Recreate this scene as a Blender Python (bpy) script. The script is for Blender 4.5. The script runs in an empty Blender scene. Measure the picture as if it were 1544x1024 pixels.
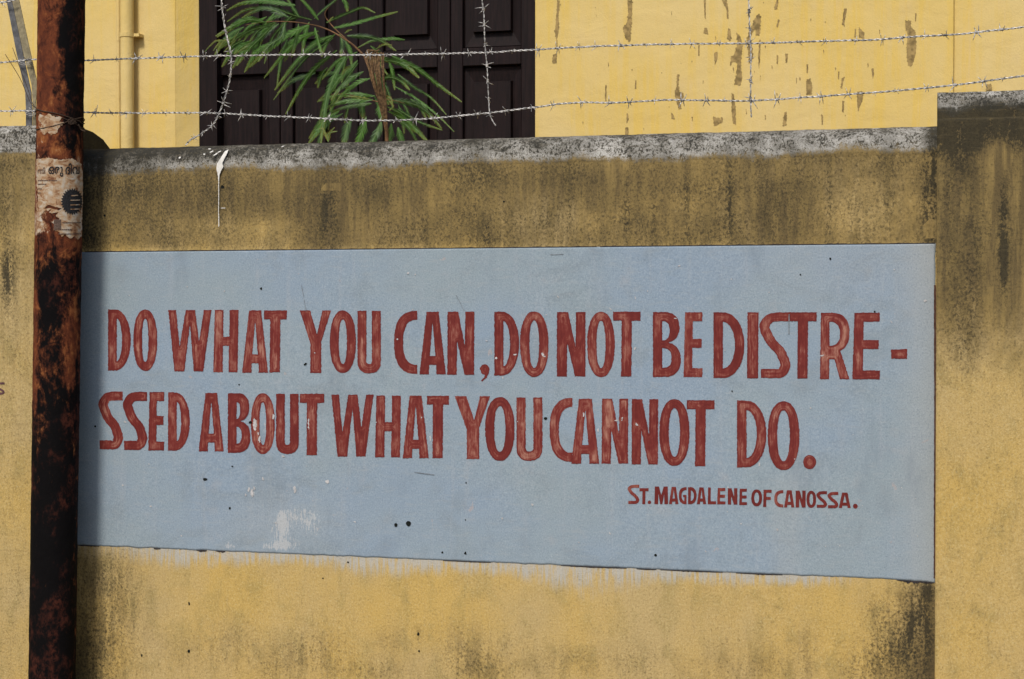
import bpy, math, random
import numpy as np
from mathutils import Vector, Matrix, Euler, noise as mnoise
from mathutils.geometry import delaunay_2d_cdt
random.seed(7); np.random.seed(7)
R = math.radians
SC = bpy.context.scene
COL = SC.collection

# ------------------------------------------------------------------ camera, light, exposure
W0, H0, F = 1544.0, 1024.0, 2573.0          # photograph size and focal length in its pixels
YAW, PITCH = R(15.1), math.atan(46 / F)
CAM = Vector((0.0, -6.54, 1.60))
cd = bpy.data.cameras.new('camera'); cam = bpy.data.objects.new('camera', cd); COL.objects.link(cam)
cam.location = CAM; cam.rotation_euler = (R(90) - PITCH, 0, YAW)
cd.sensor_width = 36; cd.lens = F / W0 * 36; cd.clip_start = 0.05; cd.clip_end = 400
SC.camera = cam
CROT = Euler((R(90) - PITCH, 0, YAW)).to_matrix()

SUN_AZ, SUN_EL = 5, 46                      # degrees to the left of the wall's normal, and up
wd = bpy.data.worlds.new('World'); SC.world = wd; wd.use_nodes = True
wn = wd.node_tree; bg = wn.nodes['Background']
sky = wn.nodes.new('ShaderNodeTexSky'); sky.sky_type = 'NISHITA'; sky.sun_disc = False
sky.sun_elevation = R(SUN_EL); sky.sun_rotation = R(180 + SUN_AZ); sky.dust_density = 2.0
wn.links.new(sky.outputs[0], bg.inputs[0]); bg.inputs[1].default_value = 0.14
sl = bpy.data.lights.new('sun', 'SUN'); sl.energy = 3.15; sl.angle = R(11.0); sl.color = (1.0, 0.95, 0.86)
sun = bpy.data.objects.new('sun', sl); COL.objects.link(sun)
sd = Vector((-math.sin(R(SUN_AZ)) * math.cos(R(SUN_EL)), -math.cos(R(SUN_AZ)) * math.cos(R(SUN_EL)), math.sin(R(SUN_EL))))
sun.rotation_euler = sd.to_track_quat('Z', 'Y').to_euler(); sun.location = sd * 12
vs = SC.view_settings; vs.view_transform = 'Standard'; vs.look = 'None'; vs.exposure = -0.10; vs.gamma = 1; vs.use_curve_mapping = False

# ------------------------------------------------------------------ geometry helpers
def ray(px, py):
    return (CROT @ Vector(((px - W0 / 2) / F, -(py - H0 / 2) / F, -1))).normalized()
def P(px, py, Y=0.0):                        # point of the plane y = Y seen at a photo pixel
    d = ray(px, py); t = (Y - CAM.y) / d.y
    return CAM + d * t
CR = np.array(CROT)
def proj(x, y, z):                           # world -> photo pixels (numpy)
    v = np.stack([x - CAM.x, y - CAM.y, z - CAM.z], -1) @ CR
    return W0 / 2 + F * v[..., 0] / -v[..., 2], H0 / 2 - F * v[..., 1] / -v[..., 2]
def hh(x, z):                                # gentle unevenness of the plaster
    return (0.0022 * np.sin(3.1 * x + 1.3 * np.sin(2.2 * z)) * np.sin(2.7 * z + .6 * x)
            + 0.0009 * np.sin(11 * x + 2 * z) * np.sin(9 * z - 3 * x + 1) + 0.0004 * np.sin(31 * x + 9 * np.sin(5 * z)) * np.sin(27 * z))

def tag(o, label=None, cat=None, group=None, kind=None):
    if label: o['label'] = label
    if cat: o['category'] = cat
    if group: o['group'] = group
    if kind: o['kind'] = kind
    return o
def link(name, me, mat=None, parent=None):
    o = bpy.data.objects.new(name, me); COL.objects.link(o)
    if mat and not me.materials: me.materials.append(mat)
    if parent: o.parent = parent; o.matrix_parent_inverse = Matrix.Translation(-Vector(parent.location)) if parent.type == 'EMPTY' and parent.parent is None else Matrix()
    return o
def empty(name, loc=(0, 0, 0)):
    o = bpy.data.objects.new(name, None); COL.objects.link(o); o.location = loc; o.empty_display_size = .1
    return o
def mesh(name, verts, faces, smooth=False, attrs=None):
    me = bpy.data.meshes.new(name); me.from_pydata([tuple(v) for v in verts], [], faces)
    if attrs:
        for k, a in attrs.items():
            at = me.attributes.new(k, 'FLOAT', 'POINT'); at.data.foreach_set('value', np.asarray(a, dtype=np.float32))
    if smooth: me.polygons.foreach_set('use_smooth', [True] * len(me.polygons))
    me.update(); return me
class MB:
    def __init__(s): s.v = []; s.f = []
    def box(s, x0, x1, y0, y1, z0, z1):
        b = len(s.v)
        s.v += [(x, y, z) for z in (z0, z1) for y in (y0, y1) for x in (x0, x1)]
        s.f += [tuple(b + i for i in q) for q in ((0, 2, 3, 1), (4, 5, 7, 6), (0, 1, 5, 4), (2, 6, 7, 3), (0, 4, 6, 2), (1, 3, 7, 5))]
    def tube(s, pts, r, n=6, caps=True):
        pts = [Vector(p) for p in pts]; m = len(pts); b = len(s.v)
        ref = Vector((0.13, .31, .94)); u = None
        for i, p in enumerate(pts):
            t = (pts[min(i + 1, m - 1)] - pts[max(i - 1, 0)])
            t = t.normalized() if t.length > 1e-9 else Vector((1, 0, 0))
            if u is None: u = t.cross(ref).normalized()
            u = (u - t * u.dot(t)).normalized(); w = t.cross(u)
            rr = r[i] if isinstance(r, (list, tuple)) else r
            for k in range(n):
                a = 2 * math.pi * k / n; s.v.append(tuple(p + (u * math.cos(a) + w * math.sin(a)) * rr))
        for i in range(m - 1):
            for k in range(n):
                k2 = (k + 1) % n; s.f.append((b + i * n + k, b + i * n + k2, b + (i + 1) * n + k2, b + (i + 1) * n + k))
        if caps:
            s.f.append(tuple(b + k for k in range(n))[::-1]); s.f.append(tuple(b + (m - 1) * n + k for k in range(n)))
    def build(s, name, mat, parent=None, smooth=False):
        return link(name, mesh(name, s.v, s.f, smooth), mat, parent)
def catmull(pts, n=8):
    pts = [Vector(p) for p in pts]; out = []
    q = [pts[0] * 2 - pts[1]] + pts + [pts[-1] * 2 - pts[-2]]
    for i in range(1, len(q) - 2):
        p0, p1, p2, p3 = q[i - 1:i + 3]
        for k in range(n):
            t = k / n
            out.append(0.5 * ((2 * p1) + (p2 - p0) * t + (2 * p0 - 5 * p1 + 4 * p2 - p3) * t * t + (3 * p1 - p0 - 3 * p2 + p3) * t ** 3))
    out.append(pts[-1]); return out
def resample(pts, step):
    out = [pts[0]]; acc = 0
    for a, b in zip(pts, pts[1:]):
        L = (b - a).length; s = step - acc
        while s < L: out.append(a.lerp(b, s / L)); s += step
        acc = (L - (s - step))
    out.append(pts[-1]); return out
def sm(a, b, x): t = np.clip((x - a) / (b - a), 0, 1); return t * t * (3 - 2 * t)
def blob(px, py, cx, cy, rx, ry, v=1.0):
    return v * np.exp(-(((px - cx) / rx) ** 2 + ((py - cy) / ry) ** 2))
def fuzz(px, py, s, seed):                   # cheap smooth pseudo noise 0..1 in pixel space
    r = np.random.RandomState(seed); a = 0
    for k in range(7):
        th = r.uniform(0, 6.28); f = r.uniform(.6, 1.7) / s; ph = r.uniform(0, 6.28)
        a = a + np.sin((px * math.cos(th) + py * math.sin(th) * .8) * f + ph + 1.5 * np.sin(py * f * .7 + ph * 2))
    return .5 + a / 9

# ------------------------------------------------------------------ material helpers
class M:
    def __init__(s, name):
        s.m = bpy.data.materials.new(name); s.m.use_nodes = True; s.t = s.m.node_tree; s.n = s.t.nodes
        s.b = s.n['Principled BSDF']; s.b.inputs['Roughness'].default_value = .85
        s.b.inputs['Specular IOR Level'].default_value = .25
        s.pos = s.n.new('ShaderNodeNewGeometry').outputs['Position']
    def set(s, sock, v):
        if isinstance(v, bpy.types.NodeSocket): s.t.links.new(v, sock)
        elif isinstance(v, tuple) and len(v) == 3 and sock.type == 'RGBA': sock.default_value = (*v, 1)
        else: sock.default_value = v
    def attr(s, k):
        a = s.n.new('ShaderNodeAttribute'); a.attribute_name = k; return a.outputs['Fac']
    def noise(s, scale=(1, 1, 1), detail=4, rough=.55, dist=0, off=(0, 0, 0), vec=None):
        mp = s.n.new('ShaderNodeMapping'); s.set(mp.inputs[0], vec or s.pos); mp.inputs['Scale'].default_value = scale; mp.inputs['Location'].default_value = off
        t = s.n.new('ShaderNodeTexNoise'); s.t.links.new(mp.outputs[0], t.inputs['Vector'])
        t.inputs['Scale'].default_value = 1; t.inputs['Detail'].default_value = detail; t.inputs['Roughness'].default_value = rough; t.inputs['Distortion'].default_value = dist
        return t.outputs['Fac']
    def math(s, op, a, b=0.0, c=None, clamp=False):
        q = s.n.new('ShaderNodeMath'); q.operation = op; q.use_clamp = clamp; s.set(q.inputs[0], a); s.set(q.inputs[1], b)
        if c is not None: s.set(q.inputs[2], c)
        return q.outputs[0]
    def step(s, v, a, b, lo=0.0, hi=1.0):
        q = s.n.new('ShaderNodeMapRange'); q.interpolation_type = 'SMOOTHSTEP'; s.set(q.inputs[0], v)
        for i, x in zip((1, 2, 3, 4), (a, b, lo, hi)): q.inputs[i].default_value = x
        return q.outputs[0]
    def mix(s, f, a, b, mode='MIX'):
        q = s.n.new('ShaderNodeMix'); q.data_type = 'RGBA'; q.blend_type = mode
        s.set(q.inputs[0], f); s.set(q.inputs[6], a); s.set(q.inputs[7], b); return q.outputs[2]
    def val(s, c, v):                        # brightness multiply by scalar socket
        q = s.n.new('ShaderNodeVectorMath'); q.operation = 'SCALE'; s.set(q.inputs[0], c); s.set(q.inputs['Scale'], v); return q.outputs[0]
    def ramp(s, v, stops):
        q = s.n.new('ShaderNodeValToRGB'); s.set(q.inputs[0], v); e = q.color_ramp.elements
        while len(e) < len(stops): e.new(.5)
        for i, (p, c) in enumerate(stops): e[i].position = p; e[i].color = (*c, 1)
        return q.outputs[0]
    def bump(s, h, strength=.5, dist=.002, prev=None):
        q = s.n.new('ShaderNodeBump'); q.inputs['Strength'].default_value = strength; q.inputs['Distance'].default_value = dist
        s.set(q.inputs['Height'], h)
        if prev: s.set(q.inputs['Normal'], prev)
        return q.outputs[0]
    def out(s, col, bump=None, rough=None, metal=None):
        s.set(s.b.inputs['Base Color'], col)
        if bump: s.set(s.b.inputs['Normal'], bump)
        if rough is not None: s.set(s.b.inputs['Roughness'], rough)
        if metal is not None: s.set(s.b.inputs['Metallic'], metal)
        return s.m

def plaster_mat():
    m = M('weathered_yellow_plaster')
    big = m.noise((2.2, 2.2, 1.6), 5); mid = m.noise((11, 11, 7), 5, .6, .4); strk = m.noise((34, 34, 3.2), 5, .65, .25)
    fine = m.noise((150, 150, 120), 3, .7); spk = m.noise((105, 105, 85), 5, .72, .5); spk2 = m.noise((220, 220, 200), 3, .7, off=(5, 2, 1))
    fstr = m.noise((120, 120, 7), 4, .6, off=(3, 1, 2))
    y = m.mix(m.step(big, .35, .68), (.49, .33, .100), (.445, .325, .145))
    y = m.mix(m.step(mid, .45, .75, 0, .6), y, (.31, .235, .085))
    y = m.mix(m.step(fine, .5, .75, 0, .5), y, (.20, .15, .06)); y = m.mix(m.step(fine, .5, .3, 0, .45), y, (.56, .46, .24))
    y = m.mix(m.step(fstr, .5, .75, 0, .25), y, (.38, .27, .13))
    # brown / olive film of dirt, and part of the pillar side's painted shade
    bf = m.math('ADD', m.attr('brown'), m.math('MULTIPLY', m.math('SUBTRACT', mid, .5), .55))
    bf = m.math('ADD', bf, m.math('MULTIPLY', m.math('SUBTRACT', strk, .5), .6))
    bf = m.math('ADD', bf, m.math('MULTIPLY', m.math('SUBTRACT', spk, .5), .5))
    brn = m.mix(m.step(strk, .38, .66), (.115, .082, .036), (.255, .178, .064))
    c = m.mix(m.step(bf, .12, .82, 0, .97), y, brn)
    # whitish wash running down under the painted panel
    wn_ = m.math('ADD', m.math('MULTIPLY', m.noise((70, 70, 5), 5, .7, off=(9, 0, 0)), .55), m.math('MULTIPLY', m.noise((240, 240, 12), 3, .6, off=(1, 5, 0)), .25))
    wn_ = m.math('ADD', wn_, m.math('MULTIPLY', mid, .2))
    wf = m.math('MULTIPLY', m.attr('wash'), m.step(wn_, .40, .60, .25, 1.5), clamp=True)
    c = m.mix(m.step(wf, .05, .85, 0, .85), c, (.40, .395, .37))
    # grey lichen and bare cement
    lcn = m.math('ADD', m.math('ADD', m.math('MULTIPLY', m.math('SUBTRACT', spk, .5), 1.35), m.math('ADD', m.math('MULTIPLY', m.math('SUBTRACT', spk2, .5), .5), .36)), m.math('MULTIPLY', m.noise((12, 12, 22), 5, .65, .5, off=(4, 4, 1)), .62))
    lcn = m.math('ADD', lcn, m.math('MULTIPLY', m.math('SUBTRACT', .5, m.attr('topdark')), .17))
    lc = m.ramp(lcn, [(0.0, (.018, .017, .014)), (.56, (.035, .033, .028)), (.635, (.12, .11, .09)), (.70, (.27, .255, .225)), (.80, (.46, .445, .41)), (1, (.6, .58, .55))])
    lf = m.math('ADD', m.attr('lichen'), m.math('MULTIPLY', m.math('SUBTRACT', spk, .5), .7))
    lf = m.math('ADD', lf, m.math('MULTIPLY', m.math('SUBTRACT', mid, .5), 1.1))
    lf = m.math('ADD', lf, m.math('MULTIPLY', m.math('SUBTRACT', strk, .5), 1.0))
    lf = m.math('MULTIPLY', lf, m.step(m.attr('lichen'), .0, .12))
    c = m.mix(m.step(lf, .25, .95), c, lc)
    # black mould and painted shade near the pole: smears plus crisp specks
    g = m.attr('grime_shade')
    patch = m.noise((19, 19, 8), 5, .65, .6, off=(6, 1, 2))
    nm = m.math('ADD', m.math('MULTIPLY', strk, .36), m.math('MULTIPLY', spk, .34)); nm = m.math('ADD', nm, m.math('MULTIPLY', patch, .30))
    k1 = m.math('MULTIPLY', m.math('MULTIPLY', g, 1.35), m.step(nm, .42, .56, .12, 1.3), clamp=True)
    c = m.mix(m.math('MULTIPLY', k1, .9), c, (.028, .025, .016))
    k2 = m.math('MULTIPLY', m.math('MULTIPLY', g, 1.9, clamp=True), m.step(m.math('ADD', spk, m.math('MULTIPLY', m.math('SUBTRACT', spk2, .5), .5)), .49, .62, 0, .85), clamp=True)
    c = m.mix(k2, c, (.022, .019, .012))
    k3 = m.math('MULTIPLY', m.math('ADD', bf, .25, clamp=True), m.step(spk, .53, .66, 0, .6))
    c = m.mix(k3, c, (.06, .045, .022))
    c = m.mix(m.math('MULTIPLY', bf, m.step(m.noise((14, 14, 110), 4, .6, off=(2, 2, 2)), .52, .7, 0, .35), clamp=True), c, (.09, .07, .035))
    c = m.mix(m.step(spk2, .70, .76, 0, .35), c, (.11, .08, .045))
    bp = m.bump(m.math('ADD', m.math('MULTIPLY', mid, 2.0), m.math('MULTIPLY', spk, .8)), .55, .004)
    bp = m.bump(fine, .7, .0022, bp)
    return m.out(c, bp, .92)
def blue_mat():
    m = M('pale_blue_wall_paint')
    big = m.noise((1.5, 1.5, 1.9), 4, .5, off=(2, 0, 4)); mid = m.noise((9, 9, 9), 5, .6); fine = m.noise((170, 170, 150), 3, .7)
    strk = m.noise((26, 26, 1.6), 4, .6); spk2 = m.noise((210, 210, 200), 2, .6, off=(8, 0, 3))
    c = m.mix(m.step(big, .35, .65), (.225, .29, .365), (.245, .30, .335))
    c = m.mix(m.step(strk, .52, .72, 0, .4), c, (.30, .335, .375))
    c = m.mix(m.step(mid, .56, .78, 0, .45), c, (.33, .335, .35))
    c = m.mix(m.step(m.noise((3.4, 3.4, 4.5), 6, .65, .7, off=(6, 6, 2)), .50, .66, 0, .42), c, (.19, .225, .25))
    c = m.mix(m.attr('grey'), c, (.32, .34, .345))
    c = m.mix(m.step(m.noise((16, 16, 13), 4, .6, .5, off=(1, 1, 7)), .69, .73, 0, .5), c, (.40, .32, .29))
    wf = m.math('ADD', m.attr('chip'), m.math('MULTIPLY', m.math('SUBTRACT', m.noise((120, 120, 30), 4, .72), .5), 2.0))
    c = m.mix(m.step(wf, .5, .66, 0, .7), c, (.46, .46, .46))
    gf = m.math('ADD', m.attr('grime_shade'), m.math('MULTIPLY', m.math('SUBTRACT', mid, .5), .6))
    c = m.mix(m.step(gf, .3, 1., 0, .7), c, (.13, .14, .13))
    c = m.mix(m.step(fine, .5, .75, 0, .5), c, (.11, .15, .19)); c = m.mix(m.step(fine, .5, .3, 0, .4), c, (.38, .43, .47))
    c = m.mix(m.step(m.noise((13, 13, 60), 4, .6, off=(3, 1, 1)), .52, .7, 0, .35), c, (.30, .33, .35)); c = m.mix(m.step(m.noise((6, 6, 2.5), 5, .65, off=(1, 1, 9)), .54, .72, 0, .35), c, (.16, .20, .24))
    c = m.mix(m.step(spk2, .76, .8, 0, .6), c, (.09, .09, .09))
    bp = m.bump(m.math('ADD', mid, m.math('MULTIPLY', strk, .5)), .35, .003); bp = m.bump(fine, .6, .0018, bp)
    return m.out(c, bp, .8)
def letter_mat():
    m = M('brushed_red_paint')
    a = m.noise((34, 34, 13), 5, .65, .5); b = m.noise((210, 210, 32), 3, .6, off=(4, 0, 0)); pk = m.noise((120, 120, 90), 4, .7, off=(0, 3, 8)); big = m.noise((7, 7, 5), 2)
    f = m.math('ADD', m.math('MULTIPLY', a, 1.0), m.math('MULTIPLY', m.math('SUBTRACT', b, .5), .5))
    f = m.math('ADD', f, m.math('MULTIPLY', m.math('SUBTRACT', m.attr('inner'), .5), .12))
    f = m.math('ADD', f, m.math('MULTIPLY', m.math('SUBTRACT', big, .5), .2))
    f = m.math('ADD', f, m.math('MULTIPLY', m.math('SUBTRACT', m.n.new('ShaderNodeObjectInfo').outputs['Random'], .5), .26))
    f = m.math('ADD', f, m.math('MULTIPLY', m.math('SUBTRACT', m.noise((160, 160, 9), 3, .6, off=(7, 7, 0)), .5), .35))
    inn = m.attr('inner'); sp = m.n.new('ShaderNodeSeparateXYZ'); m.t.links.new(m.pos, sp.inputs[0]); cb = m.n.new('ShaderNodeCombineXYZ')
    m.set(cb.inputs[0], m.math('MULTIPLY', inn, 4.2)); m.set(cb.inputs[1], m.math('MULTIPLY', sp.outputs[0], 9.0)); m.set(cb.inputs[2], m.math('MULTIPLY', sp.outputs[2], 9.0))
    br = m.noise((1, 1, 1), 4, .7, off=(3, 3, 3), vec=cb.outputs[0])
    worn = m.math('MULTIPLY', m.step(inn, .12, .5), m.step(m.noise((15, 15, 11), 4, .6, off=(2, 9, 4)), .42, .62))
    f = m.math('ADD', m.math('MULTIPLY', m.math('SUBTRACT', f, .5), .55), m.math('MULTIPLY', m.math('SUBTRACT', br, .5), .75))
    f = m.math('ADD', m.math('ADD', f, .50), m.math('MULTIPLY', worn, .13))
    c = m.ramp(f, [(.40, (.115, .012, .010)), (.56, (.155, .021, .016)), (.67, (.225, .066, .048)), (.82, (.34, .16, .115))])
    c = m.mix(m.step(pk, .76, .79, 0, .9), c, (.45, .46, .50))
    return m.out(c, m.bump(b, .2, .0006), .7)
def flat_mat(name, col, var=.25, scale=60, rough=.85, metal=0.0, spec=None):
    m = M(name); n = m.noise((scale,) * 3, 4, .6)
    c = m.val(col, m.step(n, .3, .7, 1 - var, 1 + var))
    if spec is not None: m.b.inputs['Specular IOR Level'].default_value = spec
    return m.out(c, m.bump(n, .3, .001), rough, metal)
def facade_mat():
    m = M('cream_yellow_facade_paint')
    big = m.noise((1.3, 1.3, .9), 4, off=(3, 3, 0)); strk = m.noise((22, 22, 1.4), 5, .62); fine = m.noise((120, 120, 110), 3, .7); mid = m.noise((8, 8, 5), 4, .6, off=(0, 5, 5))
    c = m.mix(m.step(big, .38, .62), (.60, .44, .15), (.61, .465, .20))
    c = m.mix(m.math('MULTIPLY', m.step(strk, .46, .62, 0, .75), m.step(big, .62, .4, .15, 1)), c, (.62, .43, .095))
    c = m.mix(m.step(strk, .58, .74, 0, .35), c, (.60, .47, .29))
    c = m.mix(m.step(mid, .58, .8, 0, .3), c, (.55, .42, .24))
    c = m.mix(m.step(fine, .55, .78, 0, .35), c, (.40, .29, .13))
    c = m.mix(m.step(m.noise((60, 60, 14), 3, .6, off=(5, 5, 1)), .755, .775, 0, .75), c, (.28, .19, .08))
    bp = m.bump(m.math('ADD', mid, m.math('MULTIPLY', m.noise((3.5, 3.5, 5), 4, .5, .6), 1.5)), .6, .009); bp = m.bump(fine, .7, .0022, bp)
    return m.out(c, bp, .8)
def door_mat():
    m = M('dark_brown_door_paint')
    g = m.noise((6, 6, 90), 4, .6) if False else m.noise((110, 110, 5), 4, .6)
    c = m.mix(m.step(g, .35, .7), (.0075, .0045, .0048), (.0155, .0085, .0085))
    c = m.mix(m.step(m.noise((14, 14, 9), 4), .5, .8, 0, .5), c, (.019, .011, .011))
    m.b.inputs['Specular IOR Level'].default_value = .12
    return m.out(c, m.bump(g, .25, .001), .6)
def rust_mat():
    m = M('rusted_iron')
    a = m.noise((13, 13, 8), 6, .68, .9); b = m.noise((55, 55, 40), 5, .7, .4, off=(2, 0, 6)); v = m.noise((22, 22, 4), 4, .6, off=(7, 0, 0))
    ab = m.math('ADD', m.math('MULTIPLY', a, .65), m.math('MULTIPLY', b, .35))
    o = m.ramp(ab, [(.30, (.022, .010, .008)), (.43, (.075, .022, .012)), (.53, (.135, .038, .016)), (.61, (.24, .085, .028)), (.72, (.36, .19, .09))])
    dk = m.math('ADD', m.attr('tar'), m.math('MULTIPLY', m.math('SUBTRACT', ab, .5), -2.2))
    dk = m.math('ADD', dk, m.math('MULTIPLY', m.math('SUBTRACT', v, .5), -1.0)); m.b.inputs['Specular IOR Level'].default_value = .08
    tar = m.mix(m.math('MULTIPLY', m.step(m.noise((9, 9, 6), 6, .7, off=(5, 5, 5)), .47, .66), m.step(b, .38, .6)), (.003, .0025, .0028), (.055, .016, .010))
    c = m.mix(m.step(dk, .28, .78), o, tar)
    pf = m.math('ADD', m.attr('pale'), m.math('MULTIPLY', m.math('SUBTRACT', ab, .5), 1.9))
    pale = m.ramp(b, [(.35, (.13, .06, .03)), (.5, (.30, .17, .09)), (.65, (.46, .37, .30))])
    c = m.mix(m.step(pf, .48, .62, 0, .95), c, pale)
    return m.out(c, m.bump(ab, .8, .006), .82)
def leaf_mat():
    m = M('feathery_leaf')
    t = m.attr('tip'); oi = m.n.new('ShaderNodeObjectInfo').outputs['Random']
    c = m.mix(oi, (.004, .028, .007), (.06, .185, .010))
    c = m.mix(m.step(t, .55, 1., 0, .85), c, (.23, .25, .035))
    c = m.mix(m.math('MULTIPLY', m.attr('young'), 1.0), c, (.30, .24, .045))
    c = m.mix(m.attr('rib'), c, (.16, .27, .09))
    m.b.inputs['Specular IOR Level'].default_value = .4
    tr = m.n.new('ShaderNodeBsdfTranslucent'); m.set(tr.inputs[0], m.val(c, 1.6)); mx = m.n.new('ShaderNodeMixShader'); mx.inputs[0].default_value = .3
    m.out(c, None, .5)
    m.t.links.new(m.b.outputs[0], mx.inputs[1]); m.t.links.new(tr.outputs[0], mx.inputs[2]); m.t.links.new(mx.outputs[0], m.n['Material Output'].inputs[0])
    return m.m
def paper_mat():
    m = M('weathered_poster_paper')
    a = m.noise((26, 26, 40), 5, .65, .5); b = m.noise((70, 70, 16), 4, .6)
    c = m.ramp(a, [(.36, (.15, .06, .028)), (.46, (.32, .19, .10)), (.57, (.42, .34, .25)), (.7, (.48, .45, .41))])
    c = m.mix(m.step(b, .52, .68, 0, .6), c, (.42, .27, .15))
    return m.out(c, m.bump(a, .5, .003), .85)
PL, BL, LT, FA, DR, RU, LF, PP = plaster_mat(), blue_mat(), letter_mat(), facade_mat(), door_mat(), rust_mat(), leaf_mat(), paper_mat()
HOLE = flat_mat('dark_hole', (.006, .008, .006), .3, 90, .95)
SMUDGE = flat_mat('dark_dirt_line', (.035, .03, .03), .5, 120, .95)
SPLASH = flat_mat('white_bird_lime', (.66, .64, .60), .1, 80, .8)
PEEL = flat_mat('peeled_paint_brown', (.27, .19, .075), .38, 38, .9)
GALV = flat_mat('galvanised_wire', (.40, .385, .37), .75, 90, .45, .35, .5)
STEEL = flat_mat('grey_angle_iron', (.11, .11, .115), .35, 30, .6, .1)
STEEL2 = flat_mat('olive_angle_iron', (.23, .195, .12), .25, 45, .8)  # olive tone of the right-hand flange
RWIRE = flat_mat('rusty_tie_wire', (.045, .028, .018), .4, 120, .8)
BARK = flat_mat('green_brown_stem', (.16, .085, .04), .35, 70, .8)
DRY = flat_mat('dry_brown_stalk', (.12, .072, .034), .6, 90, .9)
INK = flat_mat('faded_black_ink', (.016, .016, .018), .5, 160, .8)
INKF = flat_mat('faint_brown_ink', (.10, .065, .05), .4, 160, .8)
SOIL = flat_mat('dusty_earth', (.20, .155, .10), .3, 9, .95)
ROADM = flat_mat('worn_asphalt', (.055, .053, .05), .3, 30, .9)

# ------------------------------------------------------------------ ground
g = MB(); g.v = [(-60, -60, 0), (60, -60, 0), (60, 60, 0), (-60, 60, 0)]; g.f = [(0, 1, 2, 3)]
tag(g.build('ground', SOIL), 'dusty brown earth around the wall', kind='structure')
g = MB(); g.box(-60, 60, -9.0, -1.6, -.05, .006); tag(g.build('road', ROADM), 'grey asphalt road in front of the wall', kind='structure')

# ------------------------------------------------------------------ boundary wall
ZT = P(772, 208, .10).z                       # top of the bay
PYF = -.085                                   # front of the pillars
XL = P(94, 500, PYF).x                       # right edge of the left pillar
XR = P(1411.5, 500, PYF).x                    # left edge of the right pillar
ZPR = P(1450, 139.5, PYF + .05).z; ZPL = P(20, 189, PYF + .05).z
wall = empty('boundary_wall', ((XL + XR) / 2, .1, 0))
tag(wall, 'long yellow plastered wall with pillars, mouldy coping and blue slogan panel', 'wall')

def sweep(name, x0, x1, prof, dx, mat, parent, attrf, endcaps=(True, True), chamfer=0.0, rough=0.0):
    """sweep an (y,z) profile along x; attributes come from the photo position of each vertex"""
    n = max(2, int((x1 - x0) / dx)); xs = list(np.linspace(x0, x1, n + 1))
    ins = [0.0] * len(xs)
    if chamfer: xs = [x0, x0 + chamfer * .35] + [x for x in xs if x0 + chamfer < x < x1 - chamfer] + [x1 - chamfer * .35, x1]; ins = [chamfer, chamfer * .3] + [0] * (len(xs) - 4) + [chamfer * .3, chamfer]
    pr = np.array(prof); X = np.array(xs); I = np.array(ins)
    yc = (pr[:, 0].max() + pr[:, 0].min()) / 2
    xx = np.repeat(X[:, None], len(pr), 1); yy = np.repeat(pr[None, :, 0], len(X), 0); zz = np.repeat(pr[None, :, 1], len(X), 0)
    yy = yy - np.sign(yy - yc) * I[:, None]
    front = (yy < yc) if pr[:, 0].max() - pr[:, 0].min() > .02 else np.ones_like(yy, bool)
    yy = yy + np.where(front, hh(xx, zz), 0)
    if rough:
        for i in range(xx.shape[0]):
            for j in range(xx.shape[1]):
                if 0 < j < xx.shape[1] - 1 or True:
                    w = rough * min(1, pr[j, 1] - prof[0][1] + .0) / .03 if pr[j, 1] - prof[0][1] < .03 else rough
                    v = mnoise.noise(Vector((xx[i, j] * 9, yy[i, j] * 9, zz[i, j] * 14))) + .6 * mnoise.noise(Vector((xx[i, j] * 38, yy[i, j] * 38, zz[i, j] * 40)))
                    zz[i, j] += v * w * .9 * min(1, max(0, (pr[j, 1] - prof[0][1] - .01) / .05)); yy[i, j] += v * w * .8 * (-1 if front[i, j] else 1)
    m = len(pr); V = np.stack([xx, yy, zz], -1).reshape(-1, 3); fc = []
    for i in range(len(X) - 1):
        for j in range(m - 1):
            a = i * m + j; fc.append((a, a + m, a + m + 1, a + 1))
    if endcaps[0]: fc.append(tuple(range(m)))
    if endcaps[1]: fc.append(tuple(range((len(X) - 1) * m, len(X) * m))[::-1])
    px, py = proj(V[:, 0], V[:, 1], V[:, 2]); at = attrf(px, py, V)
    at.setdefault('wash', np.zeros(len(V))); at.setdefault('topdark', np.full(len(V), .5))
    o = link(name, mesh(name, V, fc, False, at), mat, parent)
    sf = [len(f.vertices) == 4 for f in o.data.polygons]; o.data.polygons.foreach_set('use_smooth', sf)
    return o
def face_prof(yf, yb, z1, dz): n = int(z1 / dz); return [(yf, -.05)] + [(yf, z1 * k / n) for k in range(n + 1)]
def cope_prof(yf, yb, z1, zt, proud=.002):
    h = zt - z1; d = yb - yf; pts = [(yf, z1)]
    pts += [(yf - proud * math.sin(math.pi * min(1, k / 5)), z1 + h * .28 * k / 5) for k in range(1, 6)]
    z2 = z1 + h * .28; r = d * .5
    for k in range(1, 17):
        a = math.pi * k / 16
        pts.append((yf + r - math.cos(a) ** 1 * r * 1.0 if True else 0, z2 + (zt - z2) * math.sin(a) ** .62 if k < 16 else z2))
    pts.append((yb, z1)); return pts

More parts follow.
